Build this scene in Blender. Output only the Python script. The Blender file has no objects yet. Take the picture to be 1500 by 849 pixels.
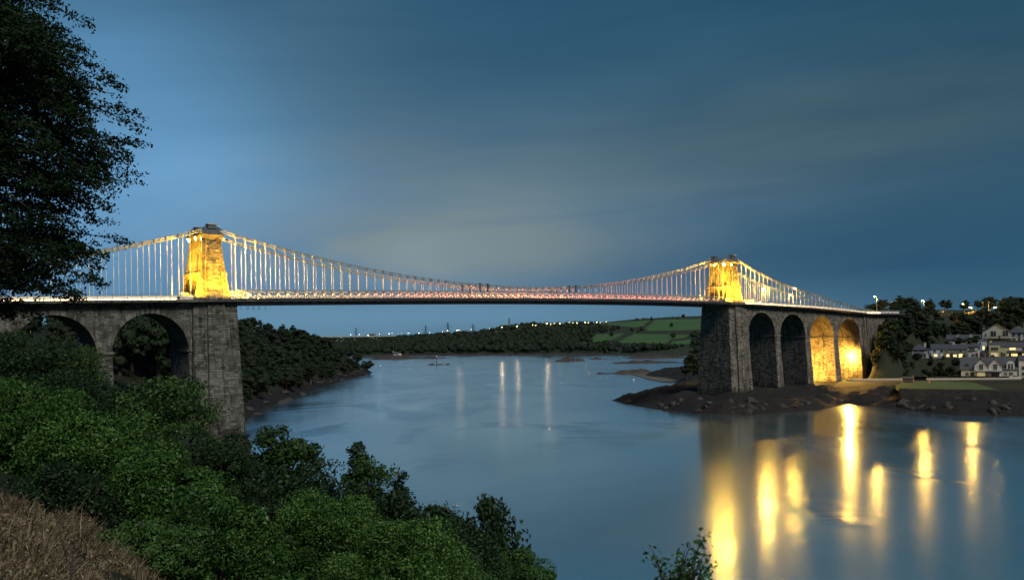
import bpy, bmesh, math, random
import numpy as np
from mathutils import Vector, Matrix

random.seed(7)
RNG = np.random.default_rng(7)
SC = bpy.context.scene
COL = SC.collection
PI = math.pi

# ------------------------------------------------------------------ camera
EYE = Vector((0.0, 0.0, 25.0))
FPX = 1350.0                     # focal length in pixels of a 1500 px wide frame
HOR = 489.0                      # picture row of the horizon at the middle
ROLL = 0.015
cam_data = bpy.data.cameras.new('camera')
cam = bpy.data.objects.new('camera', cam_data)
COL.objects.link(cam)
cam.matrix_world = Matrix.Translation(EYE) @ Matrix.Rotation(PI / 2, 4, 'X') @ Matrix.Rotation(-ROLL, 4, 'Z')
cam_data.sensor_width = 36.0
cam_data.lens = FPX / 1500 * 36
cam_data.shift_y = (HOR - 424.5) / 1500
cam_data.clip_start = 0.2
cam_data.clip_end = 40000
SC.camera = cam
RGT = Vector((math.cos(ROLL), 0, -math.sin(ROLL)))
UPV = Vector((math.sin(ROLL), 0, math.cos(ROLL)))


def ray(u, v):
    return RGT * ((u - 750) / FPX) + UPV * ((HOR - v) / FPX) + Vector((0, 1, 0))


def sight(u, v, d):
    return EYE + ray(u, v) * d


def onz(u, v, z):
    r = ray(u, v)
    return EYE + r * ((z - EYE.z) / r.z)


def pix(p):
    q = Vector(p) - EYE
    return 750 + FPX * q.dot(RGT) / q.y, HOR - FPX * q.dot(UPV) / q.y


def pix_np(P):
    Q = P - np.array(EYE)
    d = np.maximum(Q[:, 1], 1e-3)
    return 750 + FPX * (Q @ np.array(RGT)) / d, HOR - FPX * (Q @ np.array(UPV)) / d


# ------------------------------------------------------------------ sky, sun, exposure
SC.view_settings.view_transform = 'Standard'
SC.view_settings.look = 'None'
SC.view_settings.exposure = 0.0
SC.view_settings.gamma = 1.0
SUN_EL, SUN_ROT = math.radians(47.0), math.radians(147.0)
SKY_STRENGTH = 0.05
SUN_STRENGTH = 2.6

world = bpy.data.worlds.new('World')
SC.world = world
world.use_nodes = True
wt = world.node_tree
wn, wl = wt.nodes, wt.links
bg = wn['Background']
bg.inputs['Strength'].default_value = SKY_STRENGTH


class NB:
    """tiny helper for math and mix nodes"""
    def __init__(s, tree):
        s.t = tree

    def new(s, kind, **kw):
        n = s.t.nodes.new(kind)
        for k, v in kw.items():
            setattr(n, k, v)
        return n

    def put(s, sock, v):
        if isinstance(v, bpy.types.NodeSocket):
            s.t.links.new(v, sock)
        else:
            sock.default_value = v

    def m(s, op, a, b=0.0, c=None, clamp=False):
        n = s.new('ShaderNodeMath', operation=op, use_clamp=clamp)
        s.put(n.inputs[0], a)
        s.put(n.inputs[1], b)
        if c is not None:
            s.put(n.inputs[2], c)
        return n.outputs[0]

    def mix(s, f, a, b, blend='MIX'):
        n = s.new('ShaderNodeMix', data_type='RGBA', blend_type=blend)
        s.put(n.inputs[0], f)
        s.put(n.inputs[6], a)
        s.put(n.inputs[7], b)
        return n.outputs[2]

    def ramp(s, f, stops):
        n = s.new('ShaderNodeValToRGB')
        e = n.color_ramp.elements
        while len(e) < len(stops):
            e.new(0.5)
        for i, (p, c) in enumerate(stops):
            e[i].position = p
            e[i].color = (*c, 1) if len(c) == 3 else c
        s.put(n.inputs[0], f)
        return n.outputs[0]

    def smooth(s, x, a, b):
        n = s.new('ShaderNodeMapRange', interpolation_type='SMOOTHSTEP')
        s.put(n.inputs[0], x)
        n.inputs[1].default_value = a
        n.inputs[2].default_value = b
        return n.outputs[0]

    def noise(s, vec, scale, detail=3.0, rough=0.5, dist=0.0):
        n = s.new('ShaderNodeTexNoise')
        if vec is not None:
            s.put(n.inputs['Vector'], vec)
        n.inputs['Scale'].default_value = scale
        n.inputs['Detail'].default_value = detail
        n.inputs['Roughness'].default_value = rough
        n.inputs['Distortion'].default_value = dist
        return n.outputs['Fac']


def build_sky():
    b = NB(wt)
    sky = b.new('ShaderNodeTexSky')
    sky.sky_type = 'NISHITA'
    sky.sun_disc = False
    sky.sun_elevation = SUN_EL
    sky.sun_rotation = SUN_ROT
    sky.air_density = 1.0
    sky.dust_density = 0.3
    sky.ozone_density = 4.0
    tc = b.new('ShaderNodeTexCoord')
    sep = b.new('ShaderNodeSeparateXYZ')
    wl.new(tc.outputs['Generated'], sep.inputs[0])
    x, y, z = sep.outputs
    zz = b.m('MAXIMUM', z, 0.0)
    az = b.m('ARCTAN2', x, y)                       # 0 straight ahead, + to the east
    el = b.m('ARCSINE', b.m('MINIMUM', b.m('MAXIMUM', z, -1.0), 1.0))
    # long smeared cloud sheets: stretched in azimuth, drifting from lower centre outwards
    cv = b.new('ShaderNodeCombineXYZ')
    d = b.m('ADD', zz, 0.16)
    wl.new(b.m('DIVIDE', x, d), cv.inputs[0])
    wl.new(b.m('MULTIPLY', b.m('DIVIDE', y, d), 0.55), cv.inputs[1])
    n1 = b.noise(cv.outputs[0], 0.8, 3.0, 0.45, 0.4)
    cw = b.new('ShaderNodeCombineXYZ')
    wl.new(b.m('MULTIPLY', az, 2.2), cw.inputs[0])
    wl.new(b.m('MULTIPLY', b.m('SUBTRACT', el, b.m('MULTIPLY', az, .06)), 15.0), cw.inputs[1])
    n2 = b.noise(cw.outputs[0], 1.3, 4.0, 0.5, 0.6)

    def blob(a0, e0, ra, re, tilt=0.0):
        da = b.m('SUBTRACT', az, a0)
        de = b.m('SUBTRACT', el, e0)
        if tilt:
            de = b.m('SUBTRACT', de, b.m('MULTIPLY', da, tilt))
        q = b.m('ADD', b.m('POWER', b.m('ABSOLUTE', b.m('DIVIDE', da, ra)), 2.0),
                b.m('POWER', b.m('ABSOLUTE', b.m('DIVIDE', de, re)), 2.0))
        return b.m('EXPONENT', b.m('MULTIPLY', q, -1.0))

    K = 1.0 / SKY_STRENGTH

    def c(r, g, bb):
        return (r * K, g * K, bb * K, 1)

    # blue dusk veil low down, over the clear sky of the Sky Texture
    blue = b.ramp(b.m('MULTIPLY', el, 2.2), [(0.0, (0.065, 0.20, 0.335)), (0.10, (0.048, 0.175, 0.325)),
                                             (0.30, (0.050, 0.170, 0.310)), (0.52, (0.036, 0.122, 0.205)),
                                             (0.74, (0.020, 0.090, 0.158)), (1.0, (0.016, 0.072, 0.135))])
    bl = b.mix(1.0, blue, (K, K, K, 1), 'MULTIPLY')
    col = b.mix(0.85, sky.outputs[0], bl)
    # brighter pale blue opening towards the afterglow
    open_ = b.m('ADD', b.m('MULTIPLY', blob(-0.36, 0.135, 0.21, 0.085, 0.1), 0.95), b.m('MULTIPLY', blob(-0.42, 0.27, 0.20, 0.11), 0.45))
    col = b.mix(open_, col, c(0.150, 0.370, 0.64))
    # darker air to the east
    east = b.smooth(az, -0.15, 0.60)
    col = b.mix(b.m('MULTIPLY', east, 0.72), col, c(0.015, 0.066, 0.110))
    # grey beige cloud sheets
    sheet = b.m('ADD', b.m('MULTIPLY', blob(-0.06, 0.092, 0.25, 0.036, -0.04), 0.95),
                b.m('ADD', b.m('MULTIPLY', blob(0.05, 0.165, 0.42, 0.08, 0.06), 0.55),
                    b.m('MULTIPLY', blob(-0.16, 0.23, 0.14, 0.12, -0.5), 0.40)))
    sheet = b.m('ADD', sheet, b.m('MULTIPLY', blob(0.36, 0.19, 0.28, 0.075, 0.1), 0.42))
    tex = b.m('ADD', b.m('MULTIPLY', b.m('SUBTRACT', n1, 0.5), 1.7), b.m('MULTIPLY', b.m('SUBTRACT', n2, 0.5), 1.05))
    mask = b.m('MULTIPLY', sheet, b.m('ADD', 0.80, tex), clamp=True)
    glow = b.smooth(az, 0.5, -0.15)
    low = b.smooth(el, 0.26, 0.08)
    ccol = b.mix(b.m('MULTIPLY', glow, low), c(0.076, 0.122, 0.140), c(0.205, 0.270, 0.300))
    col = b.mix(mask, col, ccol)
    # fine drifting variation everywhere
    var = b.m('ADD', 1.0, b.m('MULTIPLY', tex, 0.34))
    vv = b.new('ShaderNodeCombineXYZ')
    for i in range(3):
        wl.new(var, vv.inputs[i])
    col = b.mix(1.0, col, vv.outputs[0], 'MULTIPLY')
    # dark bank of cloud low in the east, and the edge of a higher sheet
    bank = b.m('MULTIPLY', b.m('MULTIPLY', blob(0.38, 0.075, 0.26, 0.030, 0.05), b.m('ADD', .75, b.m('MULTIPLY', b.m('SUBTRACT', n2, .5), 2.2))), .75, clamp=True)
    col = b.mix(bank, col, c(0.018, 0.070, 0.140))
    # thin light streak close to the horizon
    streak = b.m('MULTIPLY', blob(-0.12, 0.022, 0.30, 0.014), 0.75)
    col = b.mix(streak, col, c(0.135, 0.28, 0.41))
    wl.new(col, bg.inputs['Color'])


build_sky()
sun_data = bpy.data.lights.new('sun', 'SUN')
sun = bpy.data.objects.new('sun', sun_data)
COL.objects.link(sun)
sun_data.energy = SUN_STRENGTH
sun_data.angle = math.radians(20)
sun_data.color = (1.0, 0.96, 0.91)
# the brighter sky lies behind the camera, to its right
_sd = Vector((math.sin(SUN_ROT) * math.cos(SUN_EL), math.cos(SUN_ROT) * math.cos(SUN_EL), math.sin(SUN_EL)))
sun.matrix_world = _sd.to_track_quat('Z', 'Y').to_matrix().to_4x4()

SC.cycles.use_denoising = True
SC.cycles.max_bounces = 6
SC.cycles.diffuse_bounces = 2
SC.cycles.glossy_bounces = 3
SC.cycles.transmission_bounces = 3
SC.cycles.transparent_max_bounces = 6
SC.cycles.sample_clamp_indirect = 3.0
SC.cycles.caustics_reflective = False
SC.cycles.caustics_refractive = False


# ------------------------------------------------------------------ materials
def new_mat(name):
    m = bpy.data.materials.new(name)
    m.use_nodes = True
    return m, NB(m.node_tree), m.node_tree.nodes['Principled BSDF']


def mul(c, k):
    return (min(c[0] * k, 1), min(c[1] * k, 1), min(c[2] * k, 1), 1)


def simple(name, col, rough=0.7, var=0.25, scale=2.0, bump=0.0, bscale=None, metal=0.0, island=0.0, spec=0.4):
    m, b, p = new_mat(name)
    tc = b.new('ShaderNodeTexCoord')
    o = tc.outputs['Object']
    f = b.noise(o, scale, 4.0, 0.6)
    cc = b.mix(f, mul(col, 1 - var), mul(col, 1 + var))
    if island:
        g = b.new('ShaderNodeNewGeometry')
        cc = b.mix(1.0, cc, b.ramp(g.outputs['Random Per Island'], [(0, (1 - island,) * 3), (1, (1 + island * .6,) * 3)]), 'MULTIPLY')
    b.put(p.inputs['Base Color'], cc)
    p.inputs['Roughness'].default_value = rough
    p.inputs['Metallic'].default_value = metal
    p.inputs['Specular IOR Level'].default_value = spec
    if bump:
        bp = b.new('ShaderNodeBump')
        bp.inputs['Strength'].default_value = bump
        bp.inputs['Distance'].default_value = 0.1
        b.put(bp.inputs['Height'], b.noise(o, bscale or scale * 6, 4.0, 0.65))
        b.put(p.inputs['Normal'], bp.outputs[0])
    return m


def stone_mat(name, lo, hi, stain, coursed=True, ch=0.5, island=0.45):
    """coursed limestone; on bare walls the joints come from brick courses in (s+t, z)"""
    m, b, p = new_mat(name)
    tc = b.new('ShaderNodeTexCoord')
    o = tc.outputs['Object']
    sep = b.new('ShaderNodeSeparateXYZ')
    b.put(sep.inputs[0], o)
    n1 = b.noise(o, 0.35, 5.0, 0.65)
    n2 = b.noise(o, 3.5, 4.0, 0.7)
    col = b.mix(b.smooth(b.m('ADD', b.m('MULTIPLY', n1, .6), b.m('MULTIPLY', n2, .4)), .32, .68), (*lo, 1), (*hi, 1))
    # rain streaks and lichen
    st = b.new('ShaderNodeCombineXYZ')
    b.put(st.inputs[0], b.m('ADD', sep.outputs[0], sep.outputs[1]))
    b.put(st.inputs[2], b.m('MULTIPLY', sep.outputs[2], 0.12))
    n3 = b.noise(st.outputs[0], 0.9, 4.0, 0.7)
    col = b.mix(b.smooth(n3, .47, .66), col, (*stain, 1))
    # lime runs below the joints, and the dark weed line of the tide
    n4 = b.noise(st.outputs[0], 2.1, 3.0, 0.6)
    col = b.mix(b.m('MULTIPLY', b.smooth(n4, .63, .75), .55), col, (.34, .33, .29, 1))
    col = b.mix(b.m('MULTIPLY', b.smooth(b.m('ADD', sep.outputs[2], b.m('MULTIPLY', n1, 4.0)), 9.5, 5.5), .75), col, (.030, .030, .024, 1))
    g = b.new('ShaderNodeNewGeometry')
    h = n2
    if coursed:
        cv = b.new('ShaderNodeCombineXYZ')
        b.put(cv.inputs[0], b.m('ADD', sep.outputs[0], sep.outputs[1]))
        b.put(cv.inputs[1], sep.outputs[2])
        br = b.new('ShaderNodeTexBrick')
        b.put(br.inputs['Vector'], cv.outputs[0])
        br.inputs['Scale'].default_value = 1.0
        br.inputs['Brick Width'].default_value = ch * 2.3
        br.inputs['Row Height'].default_value = ch
        br.inputs['Mortar Size'].default_value = 0.035
        br.inputs['Mortar Smooth'].default_value = 0.4
        br.inputs['Color1'].default_value = (0.72, 0.72, 0.72, 1)
        br.inputs['Color2'].default_value = (1.15, 1.13, 1.08, 1)
        br.inputs['Mortar'].default_value = (0.5, 0.48, 0.45, 1)
        col = b.mix(1.0, col, br.outputs['Color'], 'MULTIPLY')
        h = b.m('SUBTRACT', b.m('MULTIPLY', n2, 0.6), br.outputs['Fac'])
    else:
        col = b.mix(1.0, col, b.ramp(g.outputs['Random Per Island'], [(0, (1 - island,) * 3), (.5, (1, .98, .95)), (1, (1 + island * .5,) * 3)]), 'MULTIPLY')
    b.put(p.inputs['Base Color'], col)
    p.inputs['Roughness'].default_value = 0.9
    p.inputs['Specular IOR Level'].default_value = 0.2
    bp = b.new('ShaderNodeBump')
    bp.inputs['Strength'].default_value = 0.7
    bp.inputs['Distance'].default_value = 0.12
    b.put(bp.inputs['Height'], h)
    b.put(p.inputs['Normal'], bp.outputs[0])
    return m


def leaf_mat(name, dark, mid, light, rough=0.5, trans=0.25, spec=0.16, nscale=0.9):
    m, b, p = new_mat(name)
    g = b.new('ShaderNodeNewGeometry')
    tc = b.new('ShaderNodeTexCoord')
    n = b.noise(tc.outputs['Object'], nscale, 3.0, 0.6)
    r = g.outputs['Random Per Island']
    oi = b.new('ShaderNodeObjectInfo')
    n = b.m('ADD', n, b.m('MULTIPLY', b.m('SUBTRACT', oi.outputs['Random'], .5), .30))
    f = b.m('ADD', b.m('MULTIPLY', r, 0.55), b.m('MULTIPLY', b.m('SUBTRACT', n, 0.2), 0.65), clamp=True)
    col = b.ramp(f, [(0.0, dark), (0.5, mid), (1.0, light)])
    b.put(p.inputs['Base Color'], col)
    p.inputs['Roughness'].default_value = rough
    p.inputs['Specular IOR Level'].default_value = spec
    tr = b.new('ShaderNodeBsdfTranslucent')
    b.put(tr.inputs[0], col)
    mx = b.new('ShaderNodeMixShader')
    mx.inputs[0].default_value = trans
    out = m.node_tree.nodes['Material Output']
    m.node_tree.links.new(p.outputs[0], mx.inputs[1])
    m.node_tree.links.new(tr.outputs[0], mx.inputs[2])
    m.node_tree.links.new(mx.outputs[0], out.inputs[0])
    return m


def glow_mat(name, col, strength):
    m, b, p = new_mat(name)
    p.inputs['Base Color'].default_value = (*col, 1)
    p.inputs['Emission Color'].default_value = (*col, 1)
    p.inputs['Emission Strength'].default_value = strength
    return m


M = {}
M['stone'] = stone_mat('stone_coursed', (.075, .074, .063), (.175, .172, .147), (.038, .038, .033))
M['stone_block'] = stone_mat('stone_block', (.078, .077, .066), (.19, .186, .158), (.038, .038, .033), coursed=False, island=.6)
M['stone_dark'] = stone_mat('stone_dark', (.115, .10, .080), (.24, .215, .172), (.06, .052, .043))
M['stone_dark_block'] = stone_mat('stone_dark_block', (.12, .105, .085), (.25, .225, .182), (.062, .054, .045), coursed=False, island=.55)
M['wall_stone'] = simple('sea_wall_stone', (.045, .038, .03), .85, .5, .5, .8, 2.0, island=.5)
M['stone_cap'] = simple('cap_stone', (.10, .11, .11), .85, .3, 1.5, .3)
M['iron'] = simple('painted_iron', (.19, .23, .23), .5, .15, 3.0)
M['iron_dark'] = simple('dark_iron', (.035, .035, .035), .6, .2, 2.0)
M['steel_white'] = simple('pale_painted_steel', (.62, .60, .54), .5, .12, 2.0)
M['asphalt'] = simple('asphalt', (.05, .05, .052), .85, .2, 3.0, .2)
M['pave'] = simple('paving', (.22, .21, .19), .85, .2, 2.0)
M['rock'] = simple('wet_rock', (.045, .038, .032), .75, .6, .35, .9, 1.4, spec=.3)
M['bark'] = simple('bark', (.06, .045, .035), .9, .4, 2.0, .6)
M['slate'] = simple('slate', (.055, .06, .07), .6, .3, 3.0, .3)
M['glass'] = simple('dark_glass', (.02, .025, .03), .1, .1, 1.0, spec=.6)
M['timber'] = simple('timber', (.07, .05, .035), .8, .3, 2.0)
M['brick_red'] = simple('chimney_brick', (.16, .07, .05), .9, .3, 3.0)
for k, c in dict(white=(.50, .49, .47), cream=(.42, .39, .31), olive=(.20, .19, .13), blue=(.30, .42, .46),
                 yellow=(.44, .41, .23), pink=(.44, .40, .37), pale=(.38, .41, .36)).items():
    M['wall_' + k] = simple('render_' + k, c, .85, .10, 1.2, .1)
M['lit_window'] = glow_mat('lit_window', (1.0, .70, .28), 1.5)
M['lit_window_soft'] = glow_mat('lit_window_soft', (1.0, .8, .42), 0.32)


# ------------------------------------------------------------------ helpers
def tag(o, label=None, cat=None, group=None, kind=None):
    if label:
        o['label'] = label
    if cat:
        o['category'] = cat
    if group:
        o['group'] = group
    if kind:
        o['kind'] = kind
    return o


def empty(name, loc=(0, 0, 0), rz=0.0, label=None, cat=None, group=None, parent=None):
    o = bpy.data.objects.new(name, None)
    COL.objects.link(o)
    o.location = loc
    o.rotation_euler = (0, 0, rz)
    o.empty_display_size = 0.3
    if parent:
        o.parent = parent
    return tag(o, label, cat, group)


def link_mesh(name, me, parent=None, loc=None, rot=None, scale=None):
    o = bpy.data.objects.new(name, me)
    COL.objects.link(o)
    if parent:
        o.parent = parent
    if loc is not None:
        o.location = loc
    if rot is not None:
        o.rotation_euler = rot
    if scale is not None:
        o.scale = scale
    return o


def copy_tree(o, parent=None):
    c = o.copy()
    COL.objects.link(c)
    if parent:
        c.parent = parent
    for ch in list(o.children):
        copy_tree(ch, c)
    return c


class MB:
    """collects polygons, builds ONE mesh object"""
    def __init__(s):
        s.v, s.f, s.mi = [], [], []

    def add(s, vs, fs, mi=0):
        o = len(s.v)
        s.v.extend([tuple(p) for p in vs])
        for f in fs:
            s.f.append([o + i for i in f])
            s.mi.append(mi)

    def box(s, x0, x1, y0, y1, z0, z1, mi=0):
        s.hexa([(x0, y0, z0), (x1, y0, z0), (x1, y1, z0), (x0, y1, z0)],
               [(x0, y0, z1), (x1, y0, z1), (x1, y1, z1), (x0, y1, z1)], mi)

    def hexa(s, bot, top, mi=0):
        s.add(list(bot) + list(top), [(3, 2, 1, 0), (4, 5, 6, 7), (0, 1, 5, 4), (1, 2, 6, 5), (2, 3, 7, 6), (3, 0, 4, 7)], mi)

    def rings(s, rings, mi=0, cap=True):
        n = len(rings[0])
        vs = [p for r in rings for p in r]
        fs = []
        for i in range(len(rings) - 1):
            for j in range(n):
                k = (j + 1) % n
                fs.append((i * n + j, i * n + k, (i + 1) * n + k, (i + 1) * n + j))
        if cap:
            fs.append(tuple(range(n - 1, -1, -1)))
            fs.append(tuple((len(rings) - 1) * n + j for j in range(n)))
        s.add(vs, fs, mi)

    def tube(s, p0, p1, r0, r1=None, n=6, mi=0):
        r1 = r0 if r1 is None else r1
        p0, p1 = Vector(p0), Vector(p1)
        d = (p1 - p0).normalized()
        a = d.orthogonal().normalized()
        b = d.cross(a)
        s.rings([[p + (a * math.cos(2 * PI * j / n) + b * math.sin(2 * PI * j / n)) * r for j in range(n)]
                 for p, r in ((p0, r0), (p1, r1))], mi)

    def path(s, pts, rad, n=6, mi=0):
        pts = [Vector(p) for p in pts]
        rs = []
        for i, p in enumerate(pts):
            d = (pts[min(i + 1, len(pts) - 1)] - pts[max(i - 1, 0)]).normalized()
            ref = Vector((0, 0, 1)) if abs(d.z) < .9 else Vector((1, 0, 0))
            a = d.cross(ref).normalized()
            b = a.cross(d)
            r = rad[i] if hasattr(rad, '__len__') else rad
            rs.append([p + (a * math.cos(2 * PI * j / n) + b * math.sin(2 * PI * j / n)) * r for j in range(n)])
        s.rings(rs, mi)

    def bar(s, p0, p1, w, h, mi=0):
        """square bar from p0 to p1, w across (horizontal), h the other way"""
        p0, p1 = Vector(p0), Vector(p1)
        d = (p1 - p0).normalized()
        ref = Vector((0, 0, 1)) if abs(d.z) < .95 else Vector((1, 0, 0))
        a = d.cross(ref).normalized()
        b = a.cross(d)
        q = [(-w / 2, -h / 2), (w / 2, -h / 2), (w / 2, h / 2), (-w / 2, h / 2)]
        s.rings([[p + a * x + b * y for x, y in q] for p in (p0, p1)], mi)

    def mesh(s, name, mats):
        me = bpy.data.meshes.new(name)
        me.from_pydata(s.v, [], s.f)
        for m in (mats if isinstance(mats, (list, tuple)) else [mats]):
            me.materials.append(m)
        if any(s.mi):
            me.polygons.foreach_set('material_index', s.mi)
        bm = bmesh.new()
        bm.from_mesh(me)
        bmesh.ops.recalc_face_normals(bm, faces=bm.faces)
        bm.to_mesh(me)
        bm.free()
        return me

    def build(s, name, mats, parent=None, **kw):
        return link_mesh(name, s.mesh(name, mats), parent, **kw)


def np_mesh(name, V, quads=None, tris=None, mats=(), mi=None, smooth=False):
    me = bpy.data.meshes.new(name)
    V = np.asarray(V, dtype=np.float32)
    nq = 0 if quads is None else len(quads)
    nt = 0 if tris is None else len(tris)
    me.vertices.add(len(V))
    me.vertices.foreach_set('co', V.ravel())
    idx = []
    if nq:
        idx.append(np.asarray(quads, dtype=np.int32).ravel())
    if nt:
        idx.append(np.asarray(tris, dtype=np.int32).ravel())
    idx = np.concatenate(idx)
    me.loops.add(len(idx))
    me.loops.foreach_set('vertex_index', idx)
    me.polygons.add(nq + nt)
    st = np.concatenate([np.arange(nq) * 4, nq * 4 + np.arange(nt) * 3]).astype(np.int32)
    me.polygons.foreach_set('loop_start', st)
    if smooth:
        me.polygons.foreach_set('use_smooth', np.ones(nq + nt, dtype=bool))
    for m in mats:
        me.materials.append(m)
    if mi is not None:
        me.polygons.foreach_set('material_index', np.asarray(mi, dtype=np.int32))
    me.update(calc_edges=True)
    me.validate()
    return me


# ------------------------------------------------------------------ foliage
_t = (1 + 5 ** .5) / 2
ICO = np.array([(-1, _t, 0), (1, _t, 0), (-1, -_t, 0), (1, -_t, 0), (0, -1, _t), (0, 1, _t), (0, -1, -_t), (0, 1, -_t),
                (_t, 0, -1), (_t, 0, 1), (-_t, 0, -1), (-_t, 0, 1)]) / math.sqrt(1 + _t * _t)
ICOF = np.array([(0, 11, 5), (0, 5, 1), (0, 1, 7), (0, 7, 10), (0, 10, 11), (1, 5, 9), (5, 11, 4), (11, 10, 2), (10, 7, 6), (7, 1, 8),
                 (3, 9, 4), (3, 4, 2), (3, 2, 6), (3, 6, 8), (3, 8, 9), (4, 9, 5), (2, 4, 11), (6, 2, 10), (8, 6, 7), (9, 8, 1)])


def unit(a):
    return a / np.maximum(np.linalg.norm(a, axis=-1, keepdims=True), 1e-6)


def leaves(P, Nrm, size, rng, aspect=0.55, jitter=0.8, droop=0.0):
    """rhombic leaves at P facing roughly Nrm -> (4n, 3) vertices"""
    n = len(P)
    nn = unit(Nrm + rng.normal(0, jitter, (n, 3)))
    a = unit(np.cross(nn, rng.normal(0, 1, (n, 3))))
    if droop:
        a = unit(a + np.array([0, 0, -droop]))
        nn = unit(nn - a * np.sum(nn * a, axis=1, keepdims=True))
    b = np.cross(nn, a)
    L = (size * rng.uniform(.6, 1.3, n))[:, None]
    W = L * aspect
    fold = nn * (W * 0.25)
    V = np.stack([P - a * L * .5, P + b * W * .5 + fold, P + a * L * .5, P - b * W * .5 + fold], axis=1)
    return V.reshape(-1, 3)


def crown_mesh(name, clumps, size, per, rng, mats, core=0.72, aspect=.55, jitter=.8, droop=0.0, upbias=0.0, core_min=0.0):
    """clumps: list of (centre, radii). Each has a small dark core and leaves through its outer volume"""
    LV, CV, CT = [], [], []
    nv = 0
    for (c, r) in clumps:
        c, r = np.array(c), np.array(r) * np.ones(3)
        k = per if isinstance(per, int) else max(12, int(per * (r[0] * r[1] + r[1] * r[2] + r[0] * r[2]) / 3))
        sz = rng.uniform(.68, 1.25)
        if not core:
            k = int(k * .9 / sz ** 1.6)
        d = unit(rng.normal(0, 1, (k, 3)))
        if upbias:
            d = unit(d + np.array([0, 0, upbias]))
        rad = rng.uniform(.55, 1.08, k) ** .6 if core else rng.uniform(.06, 1.12, k) ** .55
        LV.append(leaves(c + d * r * rad[:, None], unit(d / r), size * sz, rng, aspect, jitter, droop))
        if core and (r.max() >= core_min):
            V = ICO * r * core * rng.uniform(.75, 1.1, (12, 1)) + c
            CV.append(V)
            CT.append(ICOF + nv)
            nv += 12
    LV = np.concatenate(LV)
    nl = len(LV) // 4
    if core and CV:
        V = np.concatenate(CV + [LV])
        Q = nv + np.arange(nl * 4).reshape(-1, 4)
        T = np.concatenate(CT)
        return np_mesh(name, V, Q, T, mats, np.concatenate([np.zeros(nl, int), np.ones(len(T), int) * (len(mats) > 1)]))
    return np_mesh(name, LV, np.arange(nl * 4).reshape(-1, 4), None, mats)


def ellipsoid_clumps(c, R, n, rng, rel=(.22, .38), shell=(.55, .95), flat=.8, zmin=-1.0):
    out = []
    c, R = np.array(c), np.array(R)
    k = 0
    while len(out) < n and k < n * 30:
        k += 1
        d = unit(rng.normal(0, 1, 3))
        if d[2] < zmin:
            continue
        s = rng.uniform(*shell)
        rr = rng.uniform(*rel) * R.mean()
        out.append((c + d * R * s, (rr * rng.uniform(.8, 1.25), rr * rng.uniform(.8, 1.25), rr * flat * rng.uniform(.8, 1.2))))
    return out


LEAF = {}
LEAF['ivy'] = leaf_mat('leaf_ivy', (.012, .034, .008), (.046, .115, .022), (.18, .31, .075), .42)
LEAF['bramble'] = leaf_mat('leaf_bramble', (.018, .042, .012), (.046, .108, .026), (.10, .19, .05), .45)
LEAF['tree'] = leaf_mat('leaf_tree', (.016, .038, .012), (.038, .085, .022), (.10, .18, .042), .5)
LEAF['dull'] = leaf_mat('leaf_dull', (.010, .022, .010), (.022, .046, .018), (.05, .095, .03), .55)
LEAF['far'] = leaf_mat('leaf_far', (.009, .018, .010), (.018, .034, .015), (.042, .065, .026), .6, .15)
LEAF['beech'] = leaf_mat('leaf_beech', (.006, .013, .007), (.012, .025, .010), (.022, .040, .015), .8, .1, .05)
LEAF['shade'] = leaf_mat('leaf_shade', (.006, .014, .006), (.014, .031, .011), (.034, .062, .020), .55, .1)  # darker leaf copy: shade of the hollows put into the colour
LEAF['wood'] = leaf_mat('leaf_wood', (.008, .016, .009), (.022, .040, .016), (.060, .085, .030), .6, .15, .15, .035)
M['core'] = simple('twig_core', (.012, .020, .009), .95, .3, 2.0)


# ------------------------------------------------------------------ land
def seg_dist(P, poly):
    """distance of points (n,2) to a closed polygon's edge, + inside - outside"""
    poly = np.array(poly, float)
    A, Bp = poly, np.roll(poly, -1, axis=0)
    best = np.full(len(P), 1e9)
    ins = np.zeros(len(P), bool)
    for a, b in zip(A, Bp):
        ab = b - a
        t = np.clip(((P - a) @ ab) / (ab @ ab), 0, 1)
        best = np.minimum(best, np.linalg.norm(P - (a + t[:, None] * ab), axis=1))
        c = (a[1] > P[:, 1]) != (b[1] > P[:, 1])
        with np.errstate(divide='ignore', invalid='ignore'):
            xx = (b[0] - a[0]) * (P[:, 1] - a[1]) / (b[1] - a[1]) + a[0]
        ins ^= c & (P[:, 0] < xx)
    return np.where(ins, best, -best)


def vnoise(x, y, s, seed=0):
    """cheap smooth noise in -1..1"""
    x, y = np.asarray(x) / s, np.asarray(y) / s
    xi, yi = np.floor(x), np.floor(y)
    fx, fy = x - xi, y - yi
    fx, fy = fx * fx * (3 - 2 * fx), fy * fy * (3 - 2 * fy)

    def h(i, j):
        q = np.sin(i * 127.1 + j * 311.7 + seed * 74.7) * 43758.5453
        return (q - np.floor(q)) * 2 - 1
    return (h(xi, yi) * (1 - fx) + h(xi + 1, yi) * fx) * (1 - fy) + (h(xi, yi + 1) * (1 - fx) + h(xi + 1, yi + 1) * fx) * fy


WEST = [(150, -250), (95, -60), (62, 10), (38, 40), (14, 66), (-3, 86), (-16, 108), (-36, 146), (-50, 178), (-64, 212), (-78, 260),
        (-88, 320), (-94, 420), (-97, 520), (-96, 630), (-112, 690), (-200, 740), (-600, 800), (-900, 800), (-900, -250)]


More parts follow.
